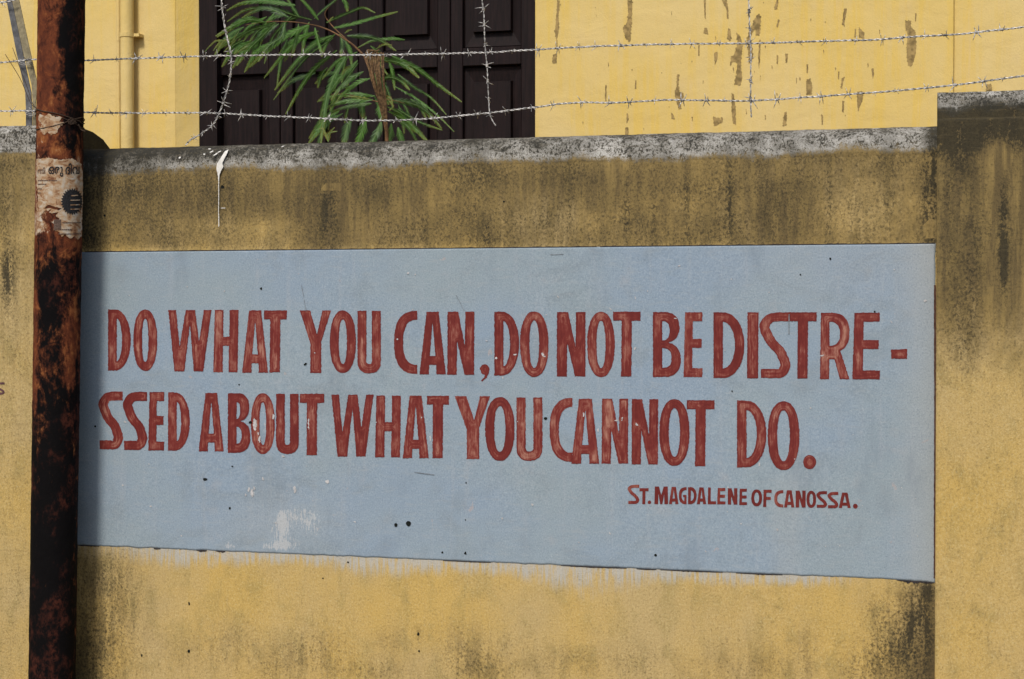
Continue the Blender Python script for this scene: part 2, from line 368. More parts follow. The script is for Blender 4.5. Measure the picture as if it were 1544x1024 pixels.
def bay_attr(px, py, V):
    top = 207 - (px - 805) * .0285
    d = py - top
    br = .62 * sm(395, 360, py) + .04
    br += blob(px, py, 490, 320, 45, 60, .45) + blob(px, py, 560, 300, 90, 30, .2) + blob(px, py, 880, 275, 120, 20, .25) + blob(px, py, 1180, 325, 40, 45, .35)
    br += blob(px, py, 330, 300, 150, 35, .15) - blob(px, py, 380, 345, 120, 22, .25) - blob(px, py, 1300, 320, 60, 45, .28) - blob(px, py, 840, 340, 90, 30, .1)
    br += .35 * sm(900, 1010, py) * fuzz(px, py, 30, 3) + .4 * sm(215, 120, px) * sm(800, 850, py)
    br += .55 * sm(1290, 1400, px) * sm(860, 900, py)
    gr = (.02 + .27 * fuzz(px, py, 20, 5) ** 1.5) * sm(395, 360, py) + .16 * sm(395, 360, py) * fuzz(px, py * .15, 6, 15) ** 2
    gr += .8 * sm(1386, 1411, px) * sm(420, 350, py) + .35 * sm(190, 120, px) * sm(400, 350, py) + .1 * sm(150, 118, px)  # strip at left is the pole's shadow painted in; also darker towards right pillar
    for cx, w, a, cy, ry in ((498, 13, .5, 335, 50), (480, 30, .28, 300, 40), (945, 3.5, .45, 325, 60), (1036, 4, .45, 320, 60), (1100, 5, .5, 300, 60), (985, 3, .3, 330, 50), (735, 5, .35, 355, 25), (1178, 28, .3, 315, 35), (640, 4, .25, 330, 50), (1250, 4, .3, 300, 50), (860, 6, .25, 300, 50), (1340, 5, .2, 300, 50), (560, 40, .22, 280, 20), (330, 60, .18, 290, 25), (215, 30, .22, 275, 30), (1394, 8, .25, 300, 80)):
        gr += blob(px, py, cx, cy, w, ry, a)
    for cx, cy, rx, ry, a in ((1385, 965, 25, 75, .85), (1335, 985, 28, 45, .45), (1322, 920, 18, 20, .2), (180, 930, 40, 90, .38), (145, 1000, 22, 90, .5), (160, 870, 30, 30, .3), (470, 985, 45, 30, .34), (300, 985, 60, 30, .2), (700, 975, 35, 32, .36), (725, 1010, 40, 20, .34), (590, 965, 22, 18, .25), (560, 1012, 60, 18, .3), (355, 960, 25, 25, .2), (1218, 1000, 12, 40, .32), (1140, 1010, 50, 16, .25), (870, 1000, 60, 25, .2), (960, 1000, 30, 30, .2), (1290, 1010, 25, 30, .3), (415, 1010, 20, 25, .25), (632, 955, 5, 15, .3), (1400, 890, 12, 20, .45)):
        gr += blob(px, py, cx, cy, rx * 1.1, ry, a * (.62 if cx < 1300 else .95))
    li = 1.15 * sm(50, 20, d + 7 * (fuzz(px, py, 40, 9) - .5)) * sm(395, 300, py)
    li += blob(px, py, 150, 262, 30, 12, .3)
    wash = np.clip(1.0 - (py - (822 + (px - 120) * .042)) / (12 + 34 * fuzz(px, py, 60, 12) ** 2 + 12 * fuzz(px, py, 9, 13)), 0, 1) * sm(815, 822, py + 8 - (px - 120) * .042) * .95
    wash *= (.35 + .65 * sm(150, 290, px)) * (1 - .85 * sm(1180, 1330, px))
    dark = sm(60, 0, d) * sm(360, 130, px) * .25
    return dict(brown=br, grime_shade=gr + dark, lichen=li, wash=wash, topdark=sm(30, 3, d) * (.45 + .65 * sm(820, 560, px)) + .3 * sm(330, 150, px) + .7 * fuzz(px, py, 45, 41) ** 2)
def rp_attr(px, py, V):
    side = (V[:, 0] < XR + .012)
    d = py - (142 - (px - 1420) * .055) + 10 * (fuzz(px, py, 14, 33) - .5)
    br = .9 * sm(640, 340, py) + .08 + .12 * fuzz(px, py, 60, 4)
    gr = 1.7 * sm(105, 38, d) * sm(18, 30, d) * (.75 + .55 * fuzz(px, py, 22, 8)) - blob(px, py, 1510, 225, 22, 40, .5)
    gr += blob(px, py, 1450, 235, 22, 50, .55) + blob(px, py, 1513, 345, 7, 70, 1.0) + blob(px, py, 1514, 410, 9, 40, .4) + blob(px, py, 1468, 400, 14, 90, .42) + blob(px, py, 1440, 430, 20, 90, .30) + blob(px, py, 1455, 520, 22, 40, .2)
    gr += .22 * sm(480, 300, py) * fuzz(px, py, 18, 2) + blob(px, py, 1535, 200, 14, 40, .4) + blob(px, py, 1428, 300, 10, 70, .25)
    li = 1.2 * sm(34, 22, d) * sm(420, 300, py)
    return dict(brown=br, grime_shade=gr, lichen=li)
def lp_attr(px, py, V):
    d = py - 190
    br = .42 * sm(560, 250, py) + .1 * fuzz(px, py, 50, 6) + .12
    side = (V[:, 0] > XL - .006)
    gr = .12 * fuzz(px, py, 18, 3) + blob(px, py, 12, 415, 11, 48, .6) + blob(px, py, 5, 300, 14, 60, .25) + blob(px, py, 20, 250, 40, 14, .22) + np.where(side, 3.0, 0) * sm(300, 240, py)  # side face painted dark and brown to stand for its shade
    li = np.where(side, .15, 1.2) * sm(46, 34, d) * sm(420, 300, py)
    return dict(brown=br + np.where(side, .9, 0), grime_shade=gr, lichen=li)
def plain_attr(px, py, V):
    z = V[:, 2]
    return dict(brown=.5 * sm(1.4, 2.0, z) + .1, grime_shade=.3 * sm(1.9, 2.2, z) + 0 * z, lichen=1.2 * sm(ZT - .12, ZT - .09, z))

zc = ZT - .115
o = sweep('bay', XL, XR, face_prof(0, .22, zc, .010), .010, PL, wall, bay_attr, (False, False))
sweep('coping', XL, XR, cope_prof(0, .22, zc, ZT), .010, PL, wall, bay_attr, (False, False), rough=.0022)
b = MB(); b.box(XL, XR, .06, .22, -.05, zc + .001)
mb_ = b.build('backing', PL, wall)
for nm, x0, x1, zt, af in (('right', XR, XR + .56, ZPR, rp_attr), ('left', XL - .52, XL, ZPL, lp_attr)):
    z1 = zt - .10
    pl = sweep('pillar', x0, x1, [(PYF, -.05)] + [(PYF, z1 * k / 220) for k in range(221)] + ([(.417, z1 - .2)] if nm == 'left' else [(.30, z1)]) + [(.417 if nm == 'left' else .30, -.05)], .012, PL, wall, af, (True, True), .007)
    if nm == 'left': tag(pl, 'yellow pillar behind the rusty pole with a small written S')
    else: tag(pl, 'yellow pillar with black mould below its cap')
    cp = sweep('pillar_cap', x0, x1, [(PYF, z1), (PYF - .004, z1 + .03), (PYF - .002, z1 + .055), (PYF + .012, z1 + .08), (PYF + .045, z1 + .096), (PYF + .10, z1 + .10), (.08, z1 + .095), (.19, z1 + .086), (.28, z1 + .062), (.35, z1 + .022), (.40, z1 - .03), (.42, z1 - .1), (.42, z1 - .2)] if nm == 'left' else [(PYF, z1), (PYF + .0002, z1 + .02), (PYF + .0005, z1 + .045), (PYF + .006, z1 + .08), (PYF + .02, z1 + .098), (PYF + .06, z1 + .10), (.2, z1 + .10), (.28, z1 + .095), (.3, z1 + .07), (.3, z1)], .012, PL, pl, af, (True, True), .007, rough=.002)
    cp.parent = pl; cp.matrix_parent_inverse = pl.matrix_parent_inverse.inverted() if False else Matrix()
    if nm == 'left': XLL = x0
    else: XRR = x1
for x0, x1 in ((XLL - 3.4, XLL), (XRR, XRR + 3.4)):
    sweep('bay', x0, x1, face_prof(0, .22, zc, .05), .06, PL, wall, plain_attr, (False, False))
    sweep('coping', x0, x1, cope_prof(0, .22, zc, ZT), .04, PL, wall, plain_attr, (True, True), rough=.002)
    b = MB(); b.box(x0, x1, .06, .22, -.05, zc + .001); b.build('backing', PL, wall)

# ------------------------------------------------------------------ blue painted panel
def top_edge(px): return 380.0 + (px - 125) * (-13 / 1287)
def bot_edge(px): return 822.0 + (px - 120) * (54 / 1288)
def jit(x, s, seed): return s * (mnoise.noise(Vector((x * .05, seed, 0))) + .6 * mnoise.noise(Vector((x * .31, seed, 3))))
NX, NZ = 420, 150
V = []; UV = []
for i in range(NX + 1):
    px = 90 + (1410.5 - 90) * i / NX
    t = top_edge(px) + jit(px, .9, 1); bt = bot_edge(px) + jit(px, 1.3, 9)
    if px > 1330: bt += (px - 1330) * .03
    for j in range(NZ + 1):
        py = t + (bt - t) * j / NZ
        p = P(px + (jit(py, 1.0, 5) if i == NX else 0), py, 0); UV.append((px, py)); V.append((p.x, -.0009 + float(hh(p.x, p.z)), p.z))
fc = []; m_ = NZ + 1
for i in range(NX):
    for j in range(NZ): a = i * m_ + j; fc.append((a, a + 1, a + m_ + 1, a + m_))
nb = len(V)                                   # thin edge of the paint and render coat
ring = [(i * m_) for i in range(NX + 1)] + [NX * m_ + j for j in range(1, m_)] + [i * m_ + NZ for i in range(NX - 1, -1, -1)] + [j for j in range(NZ - 1, 0, -1)]
for r_ in ring: v = V[r_]; V.append((v[0], v[1] + .003, v[2])); UV.append(UV[r_])
for k in range(len(ring)): k2 = (k + 1) % len(ring); fc.append((ring[k], ring[k2], nb + k2, nb + k))
UV = np.array(UV); px, py = UV[:, 0], UV[:, 1]
chip = blob(px, py, 425, 790, 11, 28, .60) + blob(px, py, 462, 778, 26, 18, .57) + blob(px, py, 420, 800, 60, 36, .24) + blob(px, py, 345, 820, 14, 9, .3) + blob(px, py, 380, 741, 8, 10, .62) + blob(px, py, 430, 822, 28, 9, .5) + blob(px, py, 345, 824, 9, 5, .5) + blob(px, py, 475, 800, 12, 10, .35) + blob(px, py, 403, 640, 7, 26, .55) + blob(px, py, 400, 825, 30, 4, .3)
grey = .65 * sm(1330, 1412, px) + .25 * sm(1000, 1250, px) * sm(520, 380, py) + .35 * blob(px, py, 420, 790, 90, 40) + .3 * sm(1150, 1185, px) * sm(1220, 1195, px) * sm(700, 730, py)
gm = .9 * sm(1405, 1410, px) + .05 * sm(160, 118, px) + .35 * blob(px, py, 1270, 385, 40, 14) + .3 * blob(px, py, 820, 385, 200, 5) + .15 * sm(8, 0, py - top_edge(px))  # faint darkening at the left end is painted pole shadow
panel = link('painted_panel', mesh('painted_panel', V, fc, True, dict(chip=chip, grey=grey, grime_shade=gm)), BL, wall)
tag(panel, 'pale blue painted panel carrying the red slogan')

# ragged flat marks following the wall surface
def ragged(loop, step=1.6, amp=.8, seed=0.0):
    out = []; n = len(loop)
    for i in range(n):
        a = Vector(loop[i]); b = Vector(loop[(i + 1) % n]); L = (b - a).length; k = max(1, int(L / step))
        nrm = Vector((-(b - a).y, (b - a).x)).normalized() if L > 1e-6 else Vector((0, 0))
        for q in range(k):
            p = a.lerp(b, q / k); out.append(p + nrm * amp * (mnoise.noise(Vector((p.x * .45, p.y * .45, seed))) + .5 * mnoise.noise(Vector((p.x * 1.5, p.y * 1.5, seed)))))
    return out
def dist_loops(x, y, segs):
    ax, ay, bx, by = segs; dx, dy = bx - ax, by - ay; L = dx * dx + dy * dy + 1e-12
    t = np.clip(((x - ax) * dx + (y - ay) * dy) / L, 0, 1)
    return math.sqrt(((x - ax - t * dx) ** 2 + (y - ay - t * dy) ** 2).min())
def inside(x, y, segs):
    ax, ay, bx, by = segs; c = (ay > y) != (by > y)
    if not c.any(): return False
    xi = ax[c] + (y - ay[c]) / (by[c] - ay[c]) * (bx[c] - ax[c])
    return bool((xi > x).sum() % 2)
def flat_shape(loops, place, grid=0, half=6.0):
    """triangulate loops with holes given in photo pixels; returns verts, faces, inner attribute"""
    pts = []; edges = []
    for lp in loops:
        b = len(pts); pts += [Vector((p[0], p[1])) for p in lp]; edges += [(b + i, b + (i + 1) % len(lp)) for i in range(len(lp))]
    A = np.array([[pts[a].x, pts[a].y, pts[b_].x, pts[b_].y] for a, b_ in edges]).T; segs = (A[0], A[1], A[2], A[3])
    if grid:
        xs = [p.x for p in pts]; ys = [p.y for p in pts]; y = min(ys) + grid * .7
        while y < max(ys):
            x = min(xs) + grid * .7
            while x < max(xs):
                jx, jy = x + random.uniform(-.2, .2), y + random.uniform(-.2, .2)
                if inside(jx, jy, segs) and dist_loops(jx, jy, segs) > grid * .55: pts.append(Vector((jx, jy)))
                x += grid
            y += grid
    v2, e2, f2, _, _, _ = delaunay_2d_cdt(pts, edges, [], 0, 1e-4)
    F2 = []
    for f in f2:
        cx = sum(v2[i].x for i in f) / len(f); cy = sum(v2[i].y for i in f) / len(f)
        if inside(cx, cy, segs): F2.append(tuple(f))
    inner = [min(1, dist_loops(v.x, v.y, segs) / half) for v in v2]
    return [place(v.x, v.y) for v in v2], F2, inner
def on_wall(off):
    def f(x, y):
        p = P(x, y, 0); return (p.x, -off + float(hh(p.x, p.z)), p.z)
    return f
def marks(name, shapes, place, mat, parent, kind=None):
    V = []; FF = []
    for s in shapes:
        v, f, _ = flat_shape(s, place); b = len(V); V += v; FF += [tuple(b + i for i in q) for q in f]
    o = link(name, mesh(name, V, FF), mat, parent)
    if kind: o['kind'] = kind
    return o
def oval(cx, cy, rx, ry, n=12, a=0): return [(cx + rx * math.cos(t) * math.cos(a) - ry * math.sin(t) * math.sin(a), cy + rx * math.cos(t) * math.sin(a) + ry * math.sin(t) * math.cos(a)) for t in [2 * math.pi * k / n for k in range(n)]]

# ------------------------------------------------------------------ hand painted letters
def half_e(cx, cy, rx, ry, a0, a1, n=22, e=1.0):
    o = []
    for k in range(n + 1):
        a = a0 + (a1 - a0) * k / n; c, s_ = math.cos(a), math.sin(a)
        o.append((cx + rx * math.copysign(abs(c) ** e, c), cy + ry * math.copysign(abs(s_) ** e, s_)))
    return o
PI = math.pi
def glyph(ch, x0, x1, y0, y1, sw, hb):
    w, h = x1 - x0, y1 - y0; ym = (y0 + y1) / 2; N = lambda L: [(x0 + a * w, y0 + b_ * h) for a, b_ in L]
    if ch == 'O': return [half_e((x0 + x1) / 2, ym, w / 2, h / 2, 0, 2 * PI, 44, .90)[:-1], half_e((x0 + x1) / 2, ym, w / 2 - sw, h / 2 - hb, 0, 2 * PI, 40, .92)[:-1]]
    if ch == 'D': return [[(x0, y0)] + half_e(x0 + .30 * w, ym, .70 * w, h / 2, -PI / 2, PI / 2, 30, .95) + [(x0, y1)],
                          half_e(x0 + sw, ym, w - 2 * sw, h / 2 - hb * 1.05, -PI / 2, PI / 2, 26, 1.0)]
    if ch == 'B':
        yn = y0 + .47 * h
        return [[(x0, y0)] + half_e(x0 + .42 * w, (y0 + yn) / 2, .53 * w, (yn - y0) / 2, -PI / 2, PI / 2 * .86, 18, .85) + half_e(x0 + .42 * w, (yn + y1) / 2, .58 * w, (y1 - yn) / 2, -PI / 2 * .84, PI / 2, 18, .85) + [(x0, y1)],
                half_e(x0 + sw, (y0 + hb + yn - hb * .25) / 2, .93 * w - 2 * sw, (yn - y0 - hb * 1.25) / 2, -PI / 2, PI / 2, 14, .8),
                half_e(x0 + sw, (yn + hb * .6 + y1 - hb) / 2, w - 2 * sw, (y1 - yn - hb * 1.6) / 2, -PI / 2, PI / 2, 14, .8)]
    if ch in 'CG':
        o = half_e(x1 - .0 * w, ym, w, h / 2, -PI / 2, -3 * PI / 2, 30, .78); i = half_e(x1 - .0 * w, ym, w - sw, h / 2 - hb, -3 * PI / 2, -PI / 2, 26, .80)
        if ch == 'C': return [o + i]
        return [o + [(x1, y0 + .45 * h), (x1 - .45 * w, y0 + .45 * h), (x1 - .45 * w, y0 + .58 * h), (x1 - sw * .8, y0 + .58 * h), (x1 - sw * .8, y1 - hb)] + [q for q in i if q[0] < x1 - sw * .8 or q[1] < ym] ]
    if ch == 'U':
        r_ = .20 * h
        return [[(x0, y0), (x0, y1 - r_)] + half_e((x0 + x1) / 2, y1 - r_, w / 2, r_, PI, 0, 20, .85)[1:-1] + [(x1, y1 - r_), (x1, y0), (x1 - sw, y0)] + half_e((x0 + x1) / 2, y1 - r_ * 1.05, w / 2 - sw, r_ - hb * .95, 0, PI, 14, .9) + [(x0 + sw, y0)]]
    if ch == 'W': return [N([(0, 0), (.18, 0), (.26, .6), (.40, 0), (.62, 0), (.71, .52), (.82, 0), (1, 0), (.81, 1), (.59, 1), (.50, .22), (.37, 1), (.14, 1)])]
    if ch == 'N': return [N([(.01, 0), (.40, 0), (.65, .54), (.665, 0), (1, 0), (.99, 1), (.63, 1), (.365, .48), (.345, 1), (0, 1)])]
    if ch == 'M': return [N([(0, 1), (.03, 0), (.33, 0), (.5, .5), (.67, 0), (.97, 0), (1, 1), (.72, 1), (.71, .42), (.58, 1), (.42, 1), (.29, .42), (.27, 1)])]
    if ch == 'Y': return [N([(0, 0), (.33, 0), (.55, .38), (.72, 0), (1, 0), (.69, .5), (.69, 1), (.34, 1), (.34, .53)])]
    s_ = sw / w; t = hb / h
    if ch == 'H': return [N([(.05, 0), (.05 + s_, 0), (.05 + s_ * .97, .43), (1 - s_ * 1.02, .43), (1 - s_, 0), (1, 0), (.97, 1), (.96 - s_, 1), (1 - s_ * 1.06, .43 + t), (.03 + s_, .43 + t), (s_ * 1.05, 1), (0, 1)])]
    if ch == 'A':
        def li(y): return .5 - (.5 - s_) * (y - .1) / .9
        return [N([(0, 1), (.27, 0), (.73, 0), (1, 1), (1 - s_ * 1.05, 1), (1 - li(.85), .85), (li(.85), .85), (s_ * 1.05, 1)]), N([(.5, .16), (1 - li(.85 - t), .85 - t), (li(.85 - t), .85 - t)])]
    if ch == 'T': return [N([(0, 0), (1, 0), (1, t), (.5 + s_ / 2, t), (.5 + s_ / 2 - .02, 1), (.5 - s_ / 2 - .02, 1), (.5 - s_ / 2, t), (0, t)])]
    if ch == 'E': return [N([(.08, 0), (.98, 0), (.97, t), (.07 + s_, t), (.06 + s_, .41), (.94, .41), (.94, .41 + t), (.05 + s_, .41 + t), (.04 + s_, 1 - t), (.99, 1 - t * .97), (.97, 1), (0, 1)])]
    if ch == 'F': return [N([(.05, 0), (1, 0), (.98, t), (.07 + s_, t), (.06 + s_, .41), (.9, .41), (.9, .41 + t), (.05 + s_, .41 + t), (.04 + s_, 1), (0, 1)])]
    if ch == 'L': return [N([(.04, 0), (.04 + s_, 0), (.03 + s_, 1 - t), (1, 1 - t), (1, 1), (0, 1)])]
    if ch == 'I': return [N([(.06, 0), (1, 0), (.98, 1), (0, 1)])]
    if ch == '-': return [N([(0, .05), (1, 0), (.98, 1), (.02, .97)])]
    if ch == '.': return [half_e((x0 + x1) / 2, ym, w / 2, h / 2, 0, 2 * PI, 18)[:-1]]
    if ch == ',': return [[(x0 + .02 * w, y0 + .3 * h)] + half_e(x0 + .5 * w, y0 + .30 * h, .5 * w, .30 * h, -PI, 0, 12) + N([(.97, .5), (.75, .78), (.3, 1), (.12, .98), (.45, .78), (.55, .62), (.25, .58)])]
    if ch == 'R':
        yn = y0 + .60 * h
        return [[(x0 + .03 * w, y0)] + half_e(x0 + .40 * w, (y0 + yn) / 2, .60 * w, (yn - y0) / 2, -PI / 2, PI / 2 * .72, 20, .85) + N([(1, 1), (1 - s_ * 1.02, 1), (.36 + s_ * .4, .70), (s_, .70), (s_ * .95, 1), (0, 1)]),
                half_e(x0 + sw, (y0 + hb + yn - hb * .75) / 2, w - 2 * sw, (yn - y0 - hb * 1.75) / 2, -PI / 2, PI / 2, 14, .85)]
    if ch == 'S':
        kx = sw / 2 / w; ky = hb / 2 / h
        c = [(1.0, ky), (.62, ky), (.36, ky + .02), (kx + .06, ky + .08), (kx, .22), (kx + .07, .32), (.40, .46), (.66, .59), (.94 - kx, .70), (1 - kx, .80), (.93 - kx, .96 - ky), (.66, 1 - ky), (.40, 1 - ky), (.04, 1 - ky)]
        c = catmull([Vector((x0 + a * w, y0 + b_ * h, 0)) for a, b_ in c], 4); L, Rr = [], []
        for i, p in enumerate(c):
            d = (c[min(i + 1, len(c) - 1)] - c[max(i - 1, 0)]).normalized(); n = Vector((-d.y, d.x, 0)); q = abs(d.x)
            hw = (hb * q * q + sw * (1 - q * q)) / 2 * (1.0 + .10 * (1 - q)); L.append((p.x + n.x * hw, p.y + n.y * hw)); Rr.append((p.x - n.x * hw, p.y - n.y * hw))
        return [L + Rr[::-1]]
TXT = [('D', 162.9, 197.1, 466.7, 558.9), ('O', 201, 237, 466.7, 559.4), ('W', 253.8, 319.3, 467.4, 559.9), ('H', 322, 360, 467.4, 561.4), ('A', 365.5, 404.6, 468, 562), ('T', 398.3, 432.6, 468, 561.4),
 ('Y', 452.3, 499.6, 468.2, 562.5), ('O', 497.7, 537, 468, 562.5), ('U', 539.3, 574.6, 468.7, 563), ('C', 594.5, 629.3, 468.7, 563.9), ('A', 632.8, 672.5, 470, 564.5), ('N', 674.7, 715.4, 470, 565), (',', 723.4, 738, 549.4, 574.8),
 ('D', 745.4, 782.9, 470, 566.3), ('O', 784.2, 827.2, 469.5, 568.5), ('N', 839.5, 883.2, 470.6, 567.7), ('O', 885.4, 927.2, 470, 568.5), ('T', 924.5, 966, 470, 567.7), ('B', 984.6, 1026.7, 470.6, 568.5), ('E', 1030.8, 1059.8, 470.9, 568.5),
 ('D', 1075.9, 1122.4, 470.9, 569.9), ('I', 1126.2, 1143.7, 470.9, 570.5), ('S', 1145.6, 1191.3, 470.9, 569.9), ('T', 1190, 1231.5, 470.9, 570.7), ('R', 1236.4, 1281, 471.5, 571.8), ('E', 1285, 1327.5, 471.5, 572), ('-', 1343.6, 1368, 526.4, 541.2),
 ('S', 148.9, 185.2, 590.4, 677.5), ('S', 185.7, 221.8, 591, 678.2), ('E', 223.8, 248.4, 591, 679.2), ('D', 253.8, 286.8, 591.6, 679.5), ('A', 300, 338, 592.4, 680.5), ('B', 344, 378, 592.9, 682.5), ('O', 378.7, 415, 592.9, 684.6), ('U', 416.8, 451, 593.7, 684.6), ('T', 453.1, 489.2, 593.7, 686.2),
 ('W', 500.2, 563.6, 595, 688.4), ('H', 565.8, 604.7, 596.5, 689.5), ('A', 607.4, 646.5, 596.7, 690.8), ('T', 643.8, 676.9, 596.7, 691), ('Y', 685.6, 739, 597.3, 692.2), ('O', 731.5, 776, 598.6, 695), ('U', 778.8, 817.9, 599.4, 695),
 ('C', 828.8, 863, 600, 696.4), ('A', 861.6, 903.7, 601.3, 699.2), ('N', 907.3, 947.4, 601.3, 699.2), ('N', 952.4, 992.6, 601.8, 700.3), ('O', 994.2, 1039.8, 601.8, 702.4), ('T', 1035.8, 1077.6, 603.5, 703), ('D', 1111.4, 1155.7, 604, 704.8), ('O', 1157.6, 1205.5, 605, 708.9), ('.', 1211, 1230.7, 686, 707.5)]
SIG = [('S', 946.8, 964, 730.8, 759.7), ('T', 964.3, 978, 736, 760), ('.', 976.8, 982, 754.5, 760), ('M', 987, 1007.7, 733.5, 760), ('A', 1009, 1023.3, 734, 760), ('G', 1023.9, 1035.4, 734.4, 760.3), ('D', 1037.8, 1050.6, 734.4, 760), ('A', 1050.9, 1065, 734.8, 760), ('L', 1067.3, 1079.9, 735, 760.3), ('E', 1081.5, 1094.2, 735.7, 760.3), ('N', 1097.5, 1112, 736, 760.6), ('E', 1114.6, 1126.6, 736.8, 761.6),
 ('O', 1132.9, 1149.2, 738, 763.3), ('F', 1150.8, 1163.8, 738.3, 764.2), ('C', 1167.6, 1181.2, 739, 765), ('A', 1182.4, 1198, 739.2, 765), ('N', 1199.8, 1215, 739.6, 765), ('O', 1216.2, 1230.6, 739.9, 765.8), ('S', 1231.2, 1247.0, 740.5, 765.5), ('S', 1247.9, 1264.1, 741.6, 766.2), ('A', 1264.9, 1282.7, 742.6, 765.9), ('.', 1286.2, 1293.3, 759.4, 766.8)]
for k, (ch, x0, x1, y0, y1) in enumerate(TXT + SIG):
    big = k < len(TXT); ex = (y1 - y0) / 92 if big else 1
    w = x1 - x0
    sw, hb = (13.2 * (.93 if w < 30 else 1) * max(1, min(1.1, ex)), 13.6) if big else (4.5 if w > 13 else 4.1, 4.6)
    if ch in 'E' and w < 30: sw *= .92
    if ch in 'IT' and big: sw = 15.5 if ch == 'T' else sw
    loops = glyph(ch, x0, x1, y0, y1, sw, hb)
    loops = [ragged(lp, 2.0 if big else 1.4, .75 if big else .28, k * 1.7) for lp in loops]
    v, f, inn = flat_shape(loops, on_wall(.0020 + .00025 * (k % 3)), 2.3 if big else 0, 6.8 if big else 5.0)
    o = link('letter', mesh('letter', v, f, False, dict(inner=inn)), LT, panel); o.matrix_parent_inverse = Matrix()
# cut-off S written on the left pillar
v, f, inn = flat_shape([ragged(l, 1.2, .3, 3) for l in glyph('S', -10, 6.8, 576.5, 595, 2.8, 3)], lambda x, y: (lambda p: (p.x, PYF - .002 + float(hh(p.x, p.z)), p.z))(P(x, y, PYF)), 0)
o = link('letter', mesh('letter', v, f, False, dict(inner=[0.] * len(v))), flat_mat('purple_brown_ink', (.10, .045, .05)), pl); o.matrix_parent_inverse = Matrix()

# ------------------------------------------------------------------ holes, dirt lines, bird lime on the wall
hl = [oval(310, 722.5, 3.4, 2.2), oval(597, 791.5, 2.6, 3.0), oval(616, 789.5, 3.6, 4.2), oval(822.5, 631, 2.6, 2.2), oval(378, 637, 2.6, 1.9), oval(347, 766, 1.6, 1.6), oval(144, 643, 1.8, 1.6), oval(702, 834, 1.4, 2.2), oval(667, 833, 1.3, 1.5), oval(989, 837, 2, 2), oval(1252, 390, 1.7, 1.7), oval(394, 435, 1.8, 1.8), oval(461, 549, 1.6, 2.4, a=.8), oval(1207, 414, 1, 1.2), oval(703, 728, 1, 1.2), oval(351, 703, 1, 1), oval(1319, 470, 1.4, 1.6), oval(1104, 590, 1.3, 1.2), oval(702, 784, .9, .9), oval(361, 580, 1.1, 1)]
o = marks('chip_hole', [[ragged(l, .9, .9, i)] for i, l in enumerate(hl)], on_wall(.0032), HOLE, panel, 'stuff'); o.matrix_parent_inverse = Matrix()
random.seed(17); sc_ = []
for q in range(70):                          # scuffs and flakes showing the pale plaster
    cx = random.uniform(150, 1400); cy = random.uniform(388, 850); rr_ = random.uniform(.5, 1.6)
    if cy < bot_edge(cx) - 8: sc_.append([ragged(oval(cx, cy, rr_ * random.uniform(.6, 2.2), rr_ * random.uniform(.4, 1.3), 9, random.uniform(0, 3)), .8, 1.0, q)])
for cx, cy, a_, b2 in ((385, 640, 3, 9), (392, 662, 1.5, 5), (413, 628, 1.6, 4), (930, 634, 3, 1), (938, 632, 1, 3), (960, 640, 2, 2), (880, 625, 1.2, 3), (902, 648, 1, 4), (649, 660, 1, 5), (466, 640, .8, 8), (1240, 536, 3, 1.2), (1145, 700, 1, 3), (376, 738, 1.5, 4), (381, 743, 2, 6), (384, 736, 1, 3), (371, 746, 1, 2), (445, 738, 2, 6), (494, 726, 3, 3), (1019, 480, 2, 1)):
    sc_.append([ragged(oval(cx, cy, a_, b2, 14), 1.2, 1.6, cx)])
o = marks('paint_flake', sc_, on_wall(.0031), flat_mat('bare_pale_plaster', (.43, .42, .42), .2, 90), panel, 'stuff'); o.matrix_parent_inverse = Matrix()
sc_ = []
for (x0, y0, x1, y1, w_) in ((1190, 474, 1189.5, 504, .8), (625, 712, 655, 716, .5), (830, 384, 850, 383.4, .4), (455, 430, 462, 470, .3), (688, 445, 700, 468, .4)):
    sc_.append([ragged([(x0, y0 - w_), (x1, y1 - w_), (x1, y1 + w_), (x0, y0 + w_)] if abs(x1 - x0) > abs(y1 - y0) else [(x0 - w_, y0), (x0 + w_, y0), (x1 + w_, y1), (x1 - w_, y1)], 2.5, .5, x0)])
o = marks('scratch', sc_, on_wall(.0034), flat_mat('grey_scratch', (.17, .19, .21), .3, 90), panel, 'stuff'); o.matrix_parent_inverse = Matrix()
hl = [oval(285, 910, 1.2, 2.6), oval(285, 982, 2.2, 2.6), oval(336, 282, 2.4, 2.6), oval(487, 872, 1.2, 1.2), oval(631, 956, 1.5, 3), oval(632, 982, 1.4, 1.6), oval(214, 988, 1.6, 2), oval(158, 325, 2, 2), oval(525, 848, 1.5, 1.5), oval(760, 304, 1.4, 1.2)]
marks('chip_hole', [[ragged(l, .9, .8, i)] for i, l in enumerate(hl)], on_wall(.0012), HOLE, wall, 'stuff')
sh = []
random.seed(3)
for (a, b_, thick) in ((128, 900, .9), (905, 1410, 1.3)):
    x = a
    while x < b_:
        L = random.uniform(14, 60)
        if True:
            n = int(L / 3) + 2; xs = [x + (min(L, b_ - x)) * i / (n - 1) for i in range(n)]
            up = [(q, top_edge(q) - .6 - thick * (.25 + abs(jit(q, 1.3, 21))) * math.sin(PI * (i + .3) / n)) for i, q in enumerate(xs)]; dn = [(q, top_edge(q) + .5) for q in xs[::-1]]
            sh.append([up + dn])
        x += L * random.uniform(.85, 1.0)
